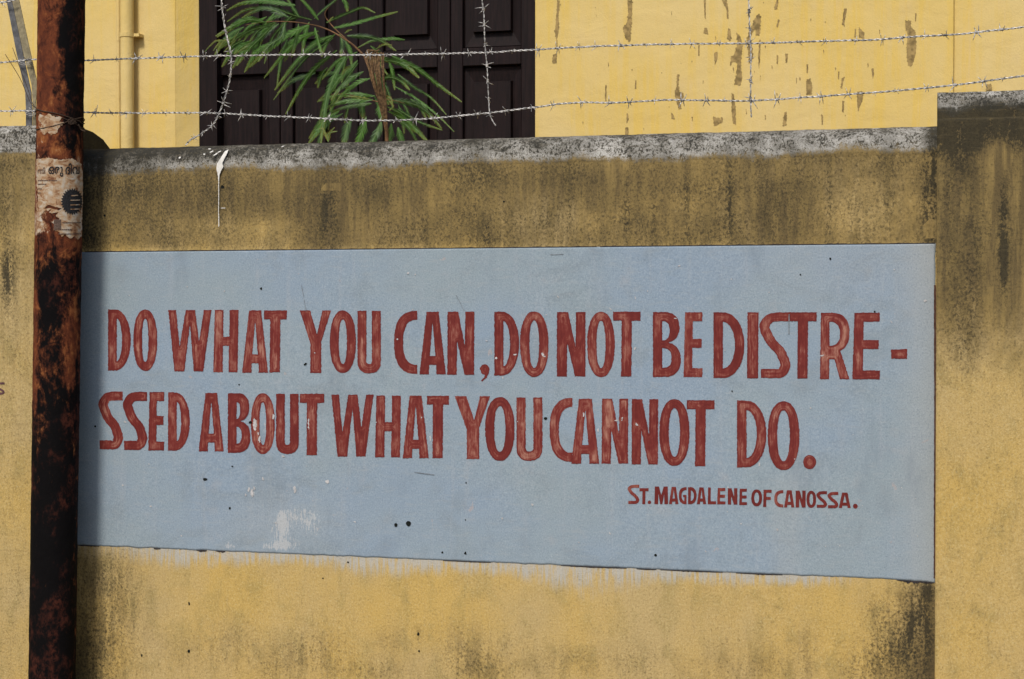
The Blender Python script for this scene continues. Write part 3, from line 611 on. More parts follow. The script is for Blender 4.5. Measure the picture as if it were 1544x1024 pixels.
for (a, b_, th) in ((118, 150, 1.2), (232, 242, 2.0), (296, 312, 2.2), (326, 340, 2.0), (668, 740, .7), (846, 945, 1.5), (960, 990, 1.7), (996, 1090, 1.1), (1110, 1180, .8), (1352, 1392, 3.2), (1388, 1408, 2.2)):
    n = int((b_ - a) / 2.5) + 2; xs = [a + (b_ - a) * i / (n - 1) for i in range(n)]
    up = [(q, bot_edge(q) + (max(0, q - 1330) * .03) - .4) for q in xs]; dn = [(q, bot_edge(q) + (max(0, q - 1330) * .03) + .6 + th * (.35 + abs(jit(q * 3, 1.6, 31))) * math.sin(PI * (len(xs) - 1 - i + .4) / n)) for i, q in enumerate(xs[::-1])]
    sh.append([up + dn])
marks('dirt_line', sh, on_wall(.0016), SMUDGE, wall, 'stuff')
# dark brown seam beside the right pillar
marks('dirt_line', [[ragged([(1408.2, 430), (1411.5, 430), (1410.6, 800), (1410.0, 872), (1407.8, 872), (1408.6, 640)], 4, .7, 2)]], on_wall(.0018), flat_mat('brown_seam', (.07, .03, .02), .4, 60), wall, 'stuff')
sp = [[(341.5, 228), (346, 226), (344, 232), (340, 240), (337, 246), (338.5, 252), (335, 258), (333.0, 264), (332.1, 272), (331.9, 300), (331.7, 322), (332.3, 341), (331, 342.5), (330.8, 322), (331.1, 300), (331.1, 274), (330.2, 262), (328, 256), (329, 247), (333, 241), (338, 233)],
      oval(321, 229, 3, .8, a=-.5), oval(327, 233, 4, .9, a=-.6), oval(333, 229, 3, .8, a=-.4), oval(273, 238, 1.8, 1.2, a=-.6), oval(318, 225, 2, .7, a=0), oval(428, 221, 3, .8, a=-.4), oval(338, 314, 4.5, .35), oval(310, 233, 1.5, 1)]
def on_cope(x, y):
    p = P(x, y, 0)
    zrel = p.z - (zc + .115 * .28)
    yy = 0
    if zrel > 0:
        s_ = min(.985, zrel / (.115 * .72)) ** (1 / .62); yy = .11 - .11 * math.sqrt(max(0, 1 - s_ * s_))
        p = P(x, y, yy)
    return (p.x, yy - .010 + float(hh(p.x, p.z)), p.z)
marks('bird_lime', [[ragged(l, .8, .5, i * 3.1)] for i, l in enumerate(sp)], on_cope, SPLASH, wall, 'stuff')

# ------------------------------------------------------------------ yellow building behind
YF = 1.9; YD = YF + .125
XA = P(265, 120, YF).x; XJ = P(300, 120, YF + .065).x; XF = P(327, 120, YF + .07).x; XB = P(806.5, 110, YF).x; XC = P(1438, 90, YF).x
ZD0, ZD1 = 1.9, 4.35
bld = empty('yellow_building', ((XA + XB) / 2, YF, 0)); tag(bld, 'cream yellow building with streaked paint behind the barbed wire', 'building')
def wallbox(name, x0, x1, z0, z1, y0=YF, y1=YF + .45):
    b = MB(); b.box(x0, x1, y0, y1, z0, z1); o = b.build(name, FA, bld)
    bv = o.modifiers.new('bevel', 'BEVEL'); bv.width = .006; bv.segments = 2; return o
wallbox('wall', XA - 5.5, XA, 0, 6.2); wallbox('wall', XB, XC, 0, 6.2); wallbox('wall', XC, XC + 4, 0, 6.2, YF + .018)
wallbox('wall', XA + .001, XB - .001, 0, ZD0 - .06, YF + .004); wallbox('wall', XA + .001, XB - .001, ZD1, 6.2, YF + .004)
b = MB(); b.box(XA - .05, XB + .05, YF - .06, YF + .3, ZD0 - .055, ZD0 - .004); b.build('door_sill', FA, bld)
b = MB(); b.box(XA - 5.5, XC + 4, YF + .46, YF + 3.5, 6.0, 6.2); b.build('roof', FA, bld)
b = MB(); b.v = [(XA + .0005, YF + .0002, ZD0), (XJ, YF + .065, ZD0), (XJ, YF + .4, ZD0), (XA + .0005, YF + .4, ZD0), (XA + .0005, YF + .0002, ZD1), (XJ, YF + .065, ZD1), (XJ, YF + .4, ZD1), (XA + .0005, YF + .4, ZD1)]
b.f = [(0, 1, 5, 4), (1, 2, 6, 5), (2, 3, 7, 6), (3, 0, 4, 7), (0, 3, 2, 1), (4, 5, 6, 7)]; tag(b.build('door_jamb', FA, bld), 'splayed yellow jamb left of the dark door')
b = MB(); b.box(XJ + .001, XF, YF + .07, YF + .2, ZD0, ZD1); b.build('door_frame', DR, bld)
# ragged places where the paint has come off
def on_fac(x, y): p = P(x, y, YF - .0015); return tuple(p)
pe = []
def strip(pts, seed=0, amp=.9): pe.append([ragged(pts, 1.1, amp * 1.35, seed)])
strip([(840, 0), (844, 0), (843.5, 12), (842, 25), (843, 38), (842, 50), (840, 58), (841, 72), (839, 72), (838.5, 58), (836, 48), (838, 36), (839, 20)], 1)
strip([(834, 82), (840, 80), (839, 95), (834, 96), (832, 92)], 2)
strip([(946, 0), (953.5, 0), (953, 20), (952, 40), (951, 60), (949, 65), (943, 57), (940, 48), (939, 42), (945, 34), (947, 20)], 3, 1.4)
strip([(912.5, 128), (914.5, 128), (914.5, 152), (912, 152)], 4, .5); strip([(958, 121), (959.5, 121), (959.5, 134), (957, 134)], 5, .5)
strip([(1021, 113), (1024.5, 112), (1023, 125), (1024, 138), (1030, 140), (1030, 150), (1024, 150), (1028, 164), (1024, 165), (1019, 152), (1017, 140), (1020, 128)], 6, 1.2)
strip([(943, 192), (947.5, 192), (947.5, 205), (942, 205)], 7, .6); strip([(945, 170), (947, 172), (948, 180), (945, 186), (944.5, 178)], 8, .7)
strip([(1012, 170), (1015, 172), (1017, 180), (1012, 179)], 9, .8)
strip([(1088, 0), (1096, 0), (1098, 12), (1098.5, 28), (1096, 28), (1095.5, 14), (1092, 8)], 10, 1)
strip([(1098, 43), (1101, 44), (1103, 58), (1100, 62), (1096, 58)], 11, 1)
strip([(1110, 48), (1116, 55), (1120, 66), (1118, 85), (1117, 100), (1119, 115), (1117, 129), (1112, 128), (1107, 128), (1110, 110), (1112, 96), (1106, 92), (1101, 100), (1102, 86), (1107, 82), (1112, 66)], 12, 1.4)
strip([(1143, 20), (1147, 24), (1147, 40), (1145, 54), (1139, 54), (1139, 44), (1135, 48), (1130, 62), (1134, 70), (1136, 88), (1131, 94), (1129, 96), (1128, 78), (1126, 58), (1131, 44), (1137, 30)], 13, 1.5)
strip([(1144.5, 60), (1147, 60), (1146, 90), (1144.5, 104), (1143, 88)], 14, .7)
strip([(1077, 80), (1082, 78), (1081, 90), (1078, 98), (1077, 90)], 15, .8); strip([(1103, 140), (1106, 142), (1109, 160), (1110, 188), (1105, 186), (1103, 168)], 16, 1)
strip([(1171, 0), (1174, 0), (1172, 14), (1167, 15), (1168, 10)], 17, .7); strip([(1173, 29), (1175.5, 30), (1173, 41), (1170.5, 40)], 18, .6)
strip([(1171, 83), (1173.5, 84), (1173, 97), (1171, 96)], 19, .5); strip([(1184, 81), (1188, 81), (1187, 94), (1184.5, 94)], 20, .7); strip([(1216, 97), (1219, 97), (1218, 110), (1216.5, 110)], 21, .5)
strip([(1216, 120), (1222, 118), (1225, 130), (1224, 143), (1216, 143), (1215.5, 130)], 22, 1.1)
strip([(1273, 12), (1277, 13), (1275, 26), (1272, 38), (1269, 37), (1271, 24)], 23, .8); strip([(1183, 170), (1186, 168), (1186, 189), (1180, 190), (1181, 178)], 24, 1)
strip([(1289, 43), (1291, 44), (1290, 56), (1288, 56)], 25, .5); strip([(1295, 41), (1298, 44), (1303, 48), (1303, 58), (1295, 57)], 26, 1.1)
strip([(1365, 31), (1373.5, 31), (1374, 42), (1380, 46), (1381.5, 62), (1381, 80), (1378, 92), (1374, 101), (1369, 98), (1367, 80), (1367, 66), (1369, 52), (1365, 44)], 27, 1.3)
strip([(1314, 104), (1317, 103), (1318, 112), (1316, 120)], 28, .6); strip([(1264, 108), (1266, 108), (1265, 120), (1263.5, 118)], 29, .5); strip([(1269, 118), (1274, 116), (1271, 124), (1269.5, 134), (1267.5, 133)], 30, .8)
strip([(1292, 138), (1302, 138), (1301, 150), (1297, 160), (1294, 168), (1292, 156)], 31, 1.3); strip([(1270, 152), (1273, 152), (1272, 170), (1269.5, 168)], 32, .6)
strip([(1238, 172), (1241, 174), (1241, 188), (1239, 188)], 33, .5); strip([(1380, 20), (1382, 20), (1381, 32), (1379.5, 32)], 34, .4)
strip([(1075, 176), (1084, 178), (1088, 184), (1080, 190), (1076, 190)], 35, 1.3); strip([(1086, 178), (1090, 176), (1090, 184), (1086, 186)], 36, .7)
strip([(1061, 0), (1064, 0), (1064, 28), (1062.5, 28)], 37, .6); strip([(1062, 42), (1066, 42), (1068, 52), (1061, 50)], 38, .8); strip([(1053, 68), (1055, 68), (1054.5, 84), (1052.5, 84)], 39, .4)
strip([(1486, 128), (1494, 126), (1496, 134), (1488, 136)], 40, 1.2)
for q in range(46):
    x = random.choice((random.uniform(825, 1050), random.uniform(1050, 1250), random.uniform(1050, 1330))); y = random.uniform(2, 195); h_ = random.uniform(1.5, 9); w_ = random.uniform(.6, 1.5)
    strip([(x - w_ / 2, y), (x + w_ / 2, y), (x + w_ * .8, y + h_ * .6), (x, y + h_)], 50 + q, .6)
marks('peeled_paint', pe, on_fac, PEEL, bld, 'stuff')
PEEL.node_tree.nodes['Principled BSDF'].inputs['Roughness'].default_value = .95

# door
def DX(px): return P(px, 105, YD).x
zr0, zr1 = P(740, 98.5, YD).z, P(740, 71, YD).z          # rail between lower and upper panels
leaves = [((303, 422), (328, 405)), ((422, 540), (441, 505)), ((540, 679), (577.5, 659.5)), ((679, 807), (697.5, 785.6))]
for (l0, l1), (p0, p1) in leaves:
    a, d, e, f_ = DX(l0) + .002, DX(p0), DX(p1), DX(l1) - .002
    if l1 == 807: f_ = XB + .05
    if l0 == 303: a = XF - .03
    b = MB()
    b.box(a, d, YD, YD + .045, ZD0, ZD1); b.box(e, f_, YD, YD + .045, ZD0, ZD1)
    b.box(d, e, YD, YD + .045, ZD0, ZD0 + .2); b.box(d, e, YD, YD + .045, zr0, zr1); b.box(d, e, YD, YD + .045, ZD1 - .16, ZD1)
    lf = b.build('door_leaf', DR, bld); bv = lf.modifiers.new('bevel', 'BEVEL'); bv.width = .004; bv.segments = 1
    for z0, z1 in ((ZD0 + .2, zr0), (zr1, ZD1 - .16)):
        bw = .052; v = []; yb_, yf_ = YD + .032, YD + .006
        v += [(d, yb_, z0), (e, yb_, z0), (e, yb_, z1), (d, yb_, z1)]
        v += [(d + .008, yb_ - .006, z0 + .008), (e - .008, yb_ - .006, z0 + .008), (e - .008, yb_ - .006, z1 - .008), (d + .008, yb_ - .006, z1 - .008)]
        v += [(d + bw, yb_ - .006 + .010, z0 + bw * 1.5), (e - bw, yb_ + .004, z0 + bw * 1.5), (e - bw, yb_ + .004, z1 - bw * 1.5), (d + bw, yb_ + .004, z1 - bw * 1.5)]
        v += [(d + bw + .006, yf_, z0 + bw * 1.5 + .006), (e - bw - .006, yf_, z0 + bw * 1.5 + .006), (e - bw - .006, yf_, z1 - bw * 1.5 - .006), (d + bw + .006, yf_, z1 - bw * 1.5 - .006)]
        ff = []
        for L in range(3):
            for k in range(4): ff.append((L * 4 + k, L * 4 + (k + 1) % 4, L * 4 + 4 + (k + 1) % 4, L * 4 + 4 + k))
        ff.append((12, 13, 14, 15))
        o = link('raised_panel', mesh('raised_panel', v, ff), DR, lf); o.matrix_parent_inverse = Matrix()
b = MB(); b.box(XJ + .002, XB, YD + .05, YD + .09, ZD0, ZD1); b.build('door_backing', DR, bld)

# downpipe and conduit
def pipe(name, pxl, pxr, label, cat, coll):
    yc = YF - .055; c = (pxl + pxr) / 2
    x = P(c, 110, yc).x; r_ = (P(pxr, 110, yc).x - P(pxl, 110, yc).x) / 2 * .93
    t = empty(name, (x, yc, 0)); tag(t, label, cat)
    b = MB(); b.tube([(x, yc, .3), (x, yc, 3), (x, yc, 6)], r_, 28, False); b.build('pipe', FA, t, True)
    for py in coll:
        z = P(c, py, yc).z; b = MB()
        b.tube([(x, yc, z - .012), (x, yc, z + .012)], r_ * 1.10, 28); b.box(x + r_ * .9, x + r_ + .035, yc + .0, YF + .004, z - .009, z + .007); b.build('bracket', FA, t)
    return t
pipe('downpipe', 182, 201.5, 'thick yellow painted downpipe fixed to the building left of the dark door', 'pipe', (53, -120, 330))
yc = YF - .02
x = P(179, 110, yc).x; t = empty('conduit', (x, yc, 0)); tag(t, 'thin yellow painted conduit running beside the thicker downpipe', 'pipe')
b = MB(); b.tube([(x, yc, .3), (x, yc, P(179, 62, yc).z)], .0105, 14, False); b.build('pipe', FA, t, True)
b = MB(); b.tube([(x, yc, P(179, 62, yc).z), (x, yc, 6)], .0125, 14, False); b.build('pipe', FA, t, True)

# ------------------------------------------------------------------ barbed wire
def helix(path, r, pitch, phase, jitter=0.0):
    out = []; L = 0; u = None
    for i, p in enumerate(path):
        if i: L += (p - path[i - 1]).length
        t = (path[min(i + 1, len(path) - 1)] - path[max(i - 1, 0)]).normalized()
        if u is None: u = t.cross(Vector((.1, .2, .97))).normalized()
        u = (u - t * u.dot(t)).normalized(); w = t.cross(u); a = phase + 2 * PI * L / pitch + jitter * math.sin(L * 9)
        out.append(p + (u * math.cos(a) + w * math.sin(a)) * r)
    return out
random.seed(11)
BARBS = []
for q in range(8):
    b = MB(); rr = .0017
    cl = [Vector((-.006 + .012 * k / 20, .0042 * math.cos(k * .95), .0042 * math.sin(k * .95))) for k in range(21)]
    b.tube(cl, rr, 5)
    for e, sx in ((0, -1), (20, 1)):
        a0 = random.uniform(0, 6.28)
        for s_ in (0, 1):
            a = a0 + s_ * PI + random.uniform(-.6, .6); L = random.uniform(.018, .029)
            base = Vector((sx * (.002 + .004 * s_), .0035 * math.cos(a), .0035 * math.sin(a))); d = Vector((sx * random.uniform(-.1, .75), math.cos(a), math.sin(a))).normalized()
            b.tube([base, base + d * L * .5, base + d * L], [rr, rr, rr * .35], 5)
    BARBS.append(mesh('barb', b.v, b.f, True))
def barbed(name, pxpts, Y, label, spacing, yfun=None, r=.0021, group=None, pitch=.046, hr=.0023):
    pts = [P(x, y, (yfun(x, y) if yfun else Y)) for x, y in pxpts]
    path = resample(catmull(pts, 14), .0045)
    # hand-stretched wire is never quite straight
    path = [p + Vector((0, .002 * mnoise.noise(p * 9), .0016 * mnoise.noise(p * 14 + Vector((5, 0, 0))))) for p in path]
    t = empty(name, path[0]); tag(t, label, 'barbed wire', group)
    b = MB(); b.tube(helix(path, hr, pitch, 0, .8), r, 6); b.tube(helix(path, hr, pitch, PI, .8), r, 6); b.build('wire', GALV, t, True)
    step = int(spacing / .0045); i = random.randint(3, step)
    while i < len(path) - 2:
        d = (path[i + 1] - path[i - 1]).normalized()
        q = d.to_track_quat('X', 'Z').to_matrix().to_4x4() @ Matrix.Rotation(random.uniform(0, 6.28), 4, 'X')
        o = link('barb', random.choice(BARBS), GALV, t)
        o.matrix_parent_inverse = Matrix()
        o.matrix_basis = Matrix.Translation(path[i] - Vector(t.location)) @ q @ Matrix.Scale(random.uniform(.65, 1.2), 4)
        i += int(step * random.uniform(.72, 1.25))
    return t
G = 'strands of barbed wire above the wall'
YW = .11
UP = [(-240, 104), (-100, 99), (0, 94.4), (52.7, 90), (129, 91), (184.6, 89), (263.7, 86.2), (344.8, 84.2), (461, 82.4), (539, 83), (640, 81.6), (730.7, 79.5), (805.8, 75), (873, 71), (927.6, 69), (1039, 66), (1134, 65.5), (1225, 62.7), (1317, 60), (1373.5, 56), (1458, 50.4), (1544, 40.5), (1640, 28), (1780, 12)]
LO = [(-240, 165), (-100, 166), (0, 167.4), (45, 167), (132, 169.5), (197.8, 170.6), (290, 170), (331.8, 171), (383.6, 174), (461, 177.5), (531, 181.3), (583, 181.9), (642.7, 179.3), (702, 173.6), (743.6, 169.7), (805.8, 162), (857.6, 155.4), (932.7, 154.7), (1002.7, 151), (1070, 151.5), (1141, 151.5), (1211, 147), (1296, 141), (1373.5, 135), (1458, 126), (1544, 114.5), (1640, 103), (1780, 84)]
TP = [(-240, 30), (-60, 12), (0, 4), (18, 1), (70, -12), (300, -30), (700, -40), (1100, -52), (1500, -80), (1780, -100)]
barbed('barbed_wire', UP, YW, 'upper horizontal barbed wire stretched across the dark door and yellow facade', .098, group=G)
barbed('barbed_wire', LO, YW, 'lower horizontal barbed wire sagging just above the wall coping', .098, group=G)
barbed('barbed_wire', TP, YW, 'topmost barbed wire that leaves the picture at the upper left corner', .11, group=G)
barbed('barbed_wire', [(331, -30), (334, 0), (336, 21), (340, 47.5), (347.5, 76.5), (348.6, 97.6), (346.7, 118.7), (341.5, 139.7), (333.6, 163.5), (321.7, 187), (303, 201.7), (288.7, 209.6), (279.5, 219.5)], YW - .012, 'hanging barbed wire strand that curls down to the coping at left of the door', .062, r=.0019, group=G)
barbed('barbed_wire', [(724, -40), (726.8, 0), (729.4, 20.7), (730.7, 57), (732, 77.7), (734.6, 103.6), (735.9, 134.7), (738, 168.4), (741, 178.8), (747.5, 190)], YW - .01, 'thin hanging barbed wire strand in front of the right half of the door', .072, r=.0013, group=G, hr=.0015)
barbed('barbed_wire', [(1128, -50), (1129, 0), (1130.4, 38.8), (1132, 70.5), (1132, 116), (1132, 155), (1133, 177)], YW - .01, 'short hanging barbed wire strand in front of the stained yellow facade', .075, r=.0016, group=G, hr=.0017)

# slanting angle iron post on the left pillar
post = empty('angle_iron_post', P(45, 187, .08)); tag(post, 'slanting grey angle iron post holding the barbed wires beside the rusty pole', 'post')
def lprof(pxy_l, name, mat, wpx, depth):
    b = MB(); ring = []
    for (x, y, w) in pxy_l:
        p = P(x, y, .14); q = P(x + w, y, .14); n = len(b.v)
        if depth: b.v += [tuple(p), tuple(q), tuple(q + Vector((0, .004, 0))), tuple(p + Vector((0, .004, 0)))]
        else: b.v += [tuple(q + Vector((-.004, -.03, 0))), tuple(q + Vector((0, -.03, 0))), tuple(q + Vector((0, -.0005, 0))), tuple(q + Vector((-.004, -.0005, 0)))]
    for i in range(len(pxy_l) - 1):
        for k in range(4): b.f.append((i * 4 + k, i * 4 + (k + 1) % 4, i * 4 + 4 + (k + 1) % 4, i * 4 + 4 + k))
    b.f += [(3, 2, 1, 0), tuple(len(b.v) - 4 + k for k in range(4))]
    return b.build(name, mat, post)
lprof([(-22, -150, 8), (9.5, 0, 8), (24, 76, 9.5), (38, 140, 9), (39, 165, 9), (39, 200, 9)], 'flange', STEEL, 8, True)
lprof([(-13.5, -150, 10.5), (18, 0, 10.5), (34, 76, 11), (47.5, 128, 9), (49, 152, 5), (49, 200, 4.5)], 'flange', STEEL2, 8, True)
# loose twist of wire binding the strand to the post
b = MB()
for (cx, cy) in ((37, 90), (47, 166)):
    pts = [P(cx + 9 * math.cos(a * 1.0) , cy + 5 * math.sin(a * 1.0) + a * .4, .13 - .035 * math.sin(a)) for a in [k * .4 for k in range(34)]]
    b.tube(pts, .0012, 5)
b.build('binding', GALV, post, True)

# ------------------------------------------------------------------ rusty pole with torn poster
A0 = P(93, 0, -.185); A1 = P(78.5, 1024, -.185)
axis = (A1 - A0).normalized(); PR = .0955
def axpt(z): t = (z - A0.z) / axis.z; return A0 + axis * t
def PC(px, py, dr=0.0):                        # point on the pole surface seen at a photo pixel
    d = ray(px, py); w = CAM - A0; r_ = PR + dr
    dp = d - axis * d.dot(axis); wp = w - axis * w.dot(axis)
    a = dp.dot(dp); b_ = 2 * dp.dot(wp); c = wp.dot(wp) - r_ * r_; D = b_ * b_ - 4 * a * c
    t = (-b_ - math.sqrt(max(D, 0))) / (2 * a); return CAM + d * t
base = axpt(0.0)
pole = empty('rusty_pole', base); tag(pole, 'rusty round iron pole in front of the wall, black with tar at the bottom', 'pole')
ux = axis.cross(Vector((0, 1, 0))).normalized(); uy = axis.cross(ux).normalized()
V = []; fc = []; NR, NS = 330, 56
zs = [-.05 + (3.6 + .05) * i / NR for i in range(NR + 1)]
for z in zs:
    c = axpt(z)
    for k in range(NS):
        a = 2 * PI * k / NS; d = ux * math.cos(a) + uy * math.sin(a); q = c + d * PR
        V.append(c + d * (PR + .0016 * mnoise.noise(q * 14) + .0010 * mnoise.noise(q * 45)))
for i in range(NR):
    for k in range(NS): k2 = (k + 1) % NS; fc.append((i * NS + k, i * NS + k2, (i + 1) * NS + k2, (i + 1) * NS + k))
fc.append(tuple(NR * NS + k for k in range(NS)))
VA = np.array([tuple(v) for v in V]); px, py = proj(VA[:, 0], VA[:, 1], VA[:, 2]); u = px - (92.5 - py * .0142)
tar = .36 + .36 * sm(560, 760, py) + .12 * sm(-10, 25, u) + .35 * sm(360, 420, py) - .55 * sm(-24, -33, u) * sm(430, 450, py) * sm(640, 600, py) - .35 * sm(24, 32, u) * sm(640, 700, py)  # tar towards the bottom; also darker towards the right side
tar += .35 * sm(2, 22, u) * sm(240, 150, py) + blob(px, py, 98, 30, 14, 30, .35) + blob(px, py, 95, 62, 9, 9, .3) + blob(px, py, 108, 112, 10, 18, .4) + blob(px, py, 84, 138, 10, 12, .4) - blob(px, py, 72, 130, 12, 50, .35) + blob(px, py, 75, 430, 14, 60, .3) - blob(px, py, 64, 60, 10, 60, .2)
tar += blob(px, py, 108, 188, 14, 10, .9) + blob(px, py, 100, 215, 14, 12, .5) - blob(px, py, 112, 360, 14, 10, .6) - blob(px, py, 108, 500, 14, 50, .6) - blob(px, py, 104, 570, 12, 16, .6) - blob(px, py, 104, 620, 6, 20, .3)
pale = blob(px, py, 70, 192, 20, 16, .5) + blob(px, py, 62, 225, 14, 12, .45) + .42 * sm(225, 240, py) * sm(362, 350, py) + blob(px, py, 110, 512, 14, 14, .35) + blob(px, py, 103, 575, 10, 12, .45) + blob(px, py, 58, 340, 8, 20, .4) + blob(px, py, 112, 362, 12, 12, .4) + blob(px, py, 66, 435, 6, 14, .35)
me = mesh('shaft', V, fc, True, dict(tar=tar, pale=pale)); link('shaft', me, RU, pole)
def on_pole(dr): return lambda x, y: tuple(PC(x, y, dr))
def pole_part(name, loops, dr, mat, parent, grid=3.0):
    v, f, _ = flat_shape(loops, on_pole(dr), grid); o = link(name, mesh(name, v, f, True), mat, parent)
    if parent is not pole: o.matrix_parent_inverse = Matrix()
    return o
ps = pole_part('torn_poster', [ragged([(55, 240), (70, 238), (92, 241), (108, 239), (122, 246), (125, 262), (124.6, 300), (124, 330), (123, 356), (118, 361), (112, 356), (106, 360), (98, 353), (93, 357), (88, 349), (80, 347), (84, 338), (77, 335), (90, 330), (84, 326), (88, 321), (74, 321), (78, 316), (66, 319), (60, 326), (55.2, 316), (57, 296), (55, 270)], 2, 1.6, 4), ragged([(72, 309), (84, 312), (94, 315), (88, 317), (76, 314), (66, 315)], 2, .8, 7)], .0022, PP, pole)
tag(ps, 'torn whitish poster with black lettering and a toothed seal')
pole_part('paper_scrap', [ragged([(59, 172), (67, 175), (74, 171), (83, 176), (94, 177), (90, 183), (98, 186), (89, 192), (86, 200), (77, 204), (72, 199), (66, 203), (60, 194), (64, 187), (58, 181)], 1.6, 2.2, 9)], .0018, PP, pole)
pole_part('paper_scrap', [ragged([(55, 330), (62, 326), (66, 338), (60, 350), (56, 352)], 2, 1.4, 19)], .0018, PP, pole)
# toothed seal
tooth = []
for k in range(56):
    a = 2 * PI * k / 56; r_ = 17.6 if k % 2 == 0 else 14.6; tooth.append((109 + r_ * math.cos(a) * 1.0, 304 + r_ * 1.18 * math.sin(a)))
tooth = [(min(x, 124.2), y) for x, y in tooth]
pole_part('seal_print', [tooth], .0034, INK, ps, 2.5)
pole_part('seal_print', [ragged([(107, 294.5), (117, 293.8), (118, 295), (108, 296)], 1, .3, 1)], .0044, PP, ps, 0)
for yy in (301.5, 308.5, 315):
    pole_part('seal_print', [ragged([(106, yy), (121, yy - .5), (121, yy + .9), (106.5, yy + 1.3)], 1, .3, yy)], .0044, PP, ps, 0)
# Malayalam headline and small print
def words(body, x0, x1, yb, parent, mat):
    cu = bpy.data.curves.new('headline', 'FONT'); cu.body = body; cu.size = 1; cu.offset = .022
    to = bpy.data.objects.new('headline', cu); COL.objects.link(to)
    dg = bpy.context.evaluated_depsgraph_get(); dg.update()
    try: me = bpy.data.meshes.new_from_object(to.evaluated_get(dg))
    except Exception: me = None
    bpy.data.objects.remove(to, do_unlink=True)
    if me is None or len(me.vertices) < 4: return
    co = [v.co.copy() for v in me.vertices]; a = min(c.x for c in co); w = max(c.x for c in co) - a; s_ = (x1 - x0) / w
    me.clear_geometry() if False else None
    for v in me.vertices: v.co = PC(x0 + (v.co.x - a) * s_, yb - v.co.y * s_ * 1.5, .0036)
    me.materials.clear(); me.materials.append(mat)
    o = bpy.data.objects.new('headline_print', me); COL.objects.link(o); o.parent = parent
words('\u0d12\u0d30\u0d41 \u0d26\u0d3f\u0d35', 73, 120, 262, ps, INK)
words('\u0d23\u0d3f', 56.5, 68, 262, ps, INKF)
sh = []
random.seed(5)
for (x0, x1, y) in ((57, 86, 272.5), (57, 71, 278), (57, 63, 285), (57, 61, 291), (94, 123, 336), (81, 108, 346.5), (88, 123, 353)):
    x = x0
    while x < x1 - 1:
        L = random.uniform(1.2, 3.2); sh.append([[(x, y - .9), (min(x1, x + L), y - 1.0), (min(x1, x + L), y + .5), (x, y + .5)]]); x += L + .5
o = marks('small_print', sh, on_pole(.0036), INKF, ps, 'stuff'); o.matrix_parent_inverse = Matrix()
pole_part('photo_print', [ragged([(81, 331), (92, 331), (92, 345), (81, 345)], 1, .3, 3)], .0038, INKF, ps, 3)
# tie wire around the pole and its two loose ends
tie = empty('tie_wire', PC(56, 165, .003)); tag(tie, 'dark rusty wire wrapped twice round the pole with two loose ends sticking up', 'wire')
def around(z_from, z_to, n=26):
    o = []
    for k in range(1, n):
        a0 = 0.35; a = a0 + (2 * PI - .0) * 0
    return o
def loop(front, dr=.0035):
    pts = [PC(x, y, dr) for x, y in front]; f0, f1 = pts[-1], pts[0]; out = list(pts)
    c0 = axpt(f0.z); v0 = f0 - c0; c1 = axpt(f1.z); v1 = f1 - c1
    a0 = math.atan2(v0.y, v0.x); a1 = math.atan2(v1.y, v1.x)
    while a1 <= a0: a1 += 2 * PI
    if a1 - a0 > 2 * PI: a1 -= 2 * PI
    for k in range(1, 20):
        a = a0 + (a1 - a0) * k / 19; z = f0.z + (f1.z - f0.z) * k / 19; c = axpt(z); out.append(Vector((c.x + math.cos(a) * (PR + dr), c.y + math.sin(a) * (PR + dr), z)))
    return out
b = MB()
b.tube(loop([(56, 165), (66, 168), (80, 170), (95, 174), (108, 178), (120, 183), (124, 187)]), .0021, 6)
b.tube(loop([(56, 195), (66, 193), (80, 190), (95, 186), (108, 181), (120, 178), (124, 177)]), .0019, 6)
b.tube(loop([(58, 170), (80, 173), (100, 180), (112, 186), (124, 194)]), .0015, 6)
b.build('wrap', RWIRE, tie, True)
b = MB(); e = PC(57, 165, .003)
b.tube(catmull([e, P(48, 158, -.13), P(42, 146, -.10), P(30, 118, -.09), P(8, 82, -.08)], 8), .0014, 6); b.build('loose_end', RWIRE, tie, True)
b = MB(); b.tube(catmull([e, P(49, 156, -.14), P(44, 140, -.1), P(31, 105, -.08), P(19, 72, -.06)], 8), .0014, 6); b.build('loose_end', RWIRE, tie, True)
b = MB(); random.seed(2)
ks = [PC(107 + random.uniform(-5, 8), 183 + random.uniform(-6, 5), random.uniform(.003, .010)) for _ in range(22)]
b.tube(catmull(ks, 4), .0019, 5); b.tube(catmull([PC(118, 188, .006), PC(123, 196, .012), P(129, 198, -.2)], 5), .0028, 5); b.build('knot', RWIRE, tie, True)

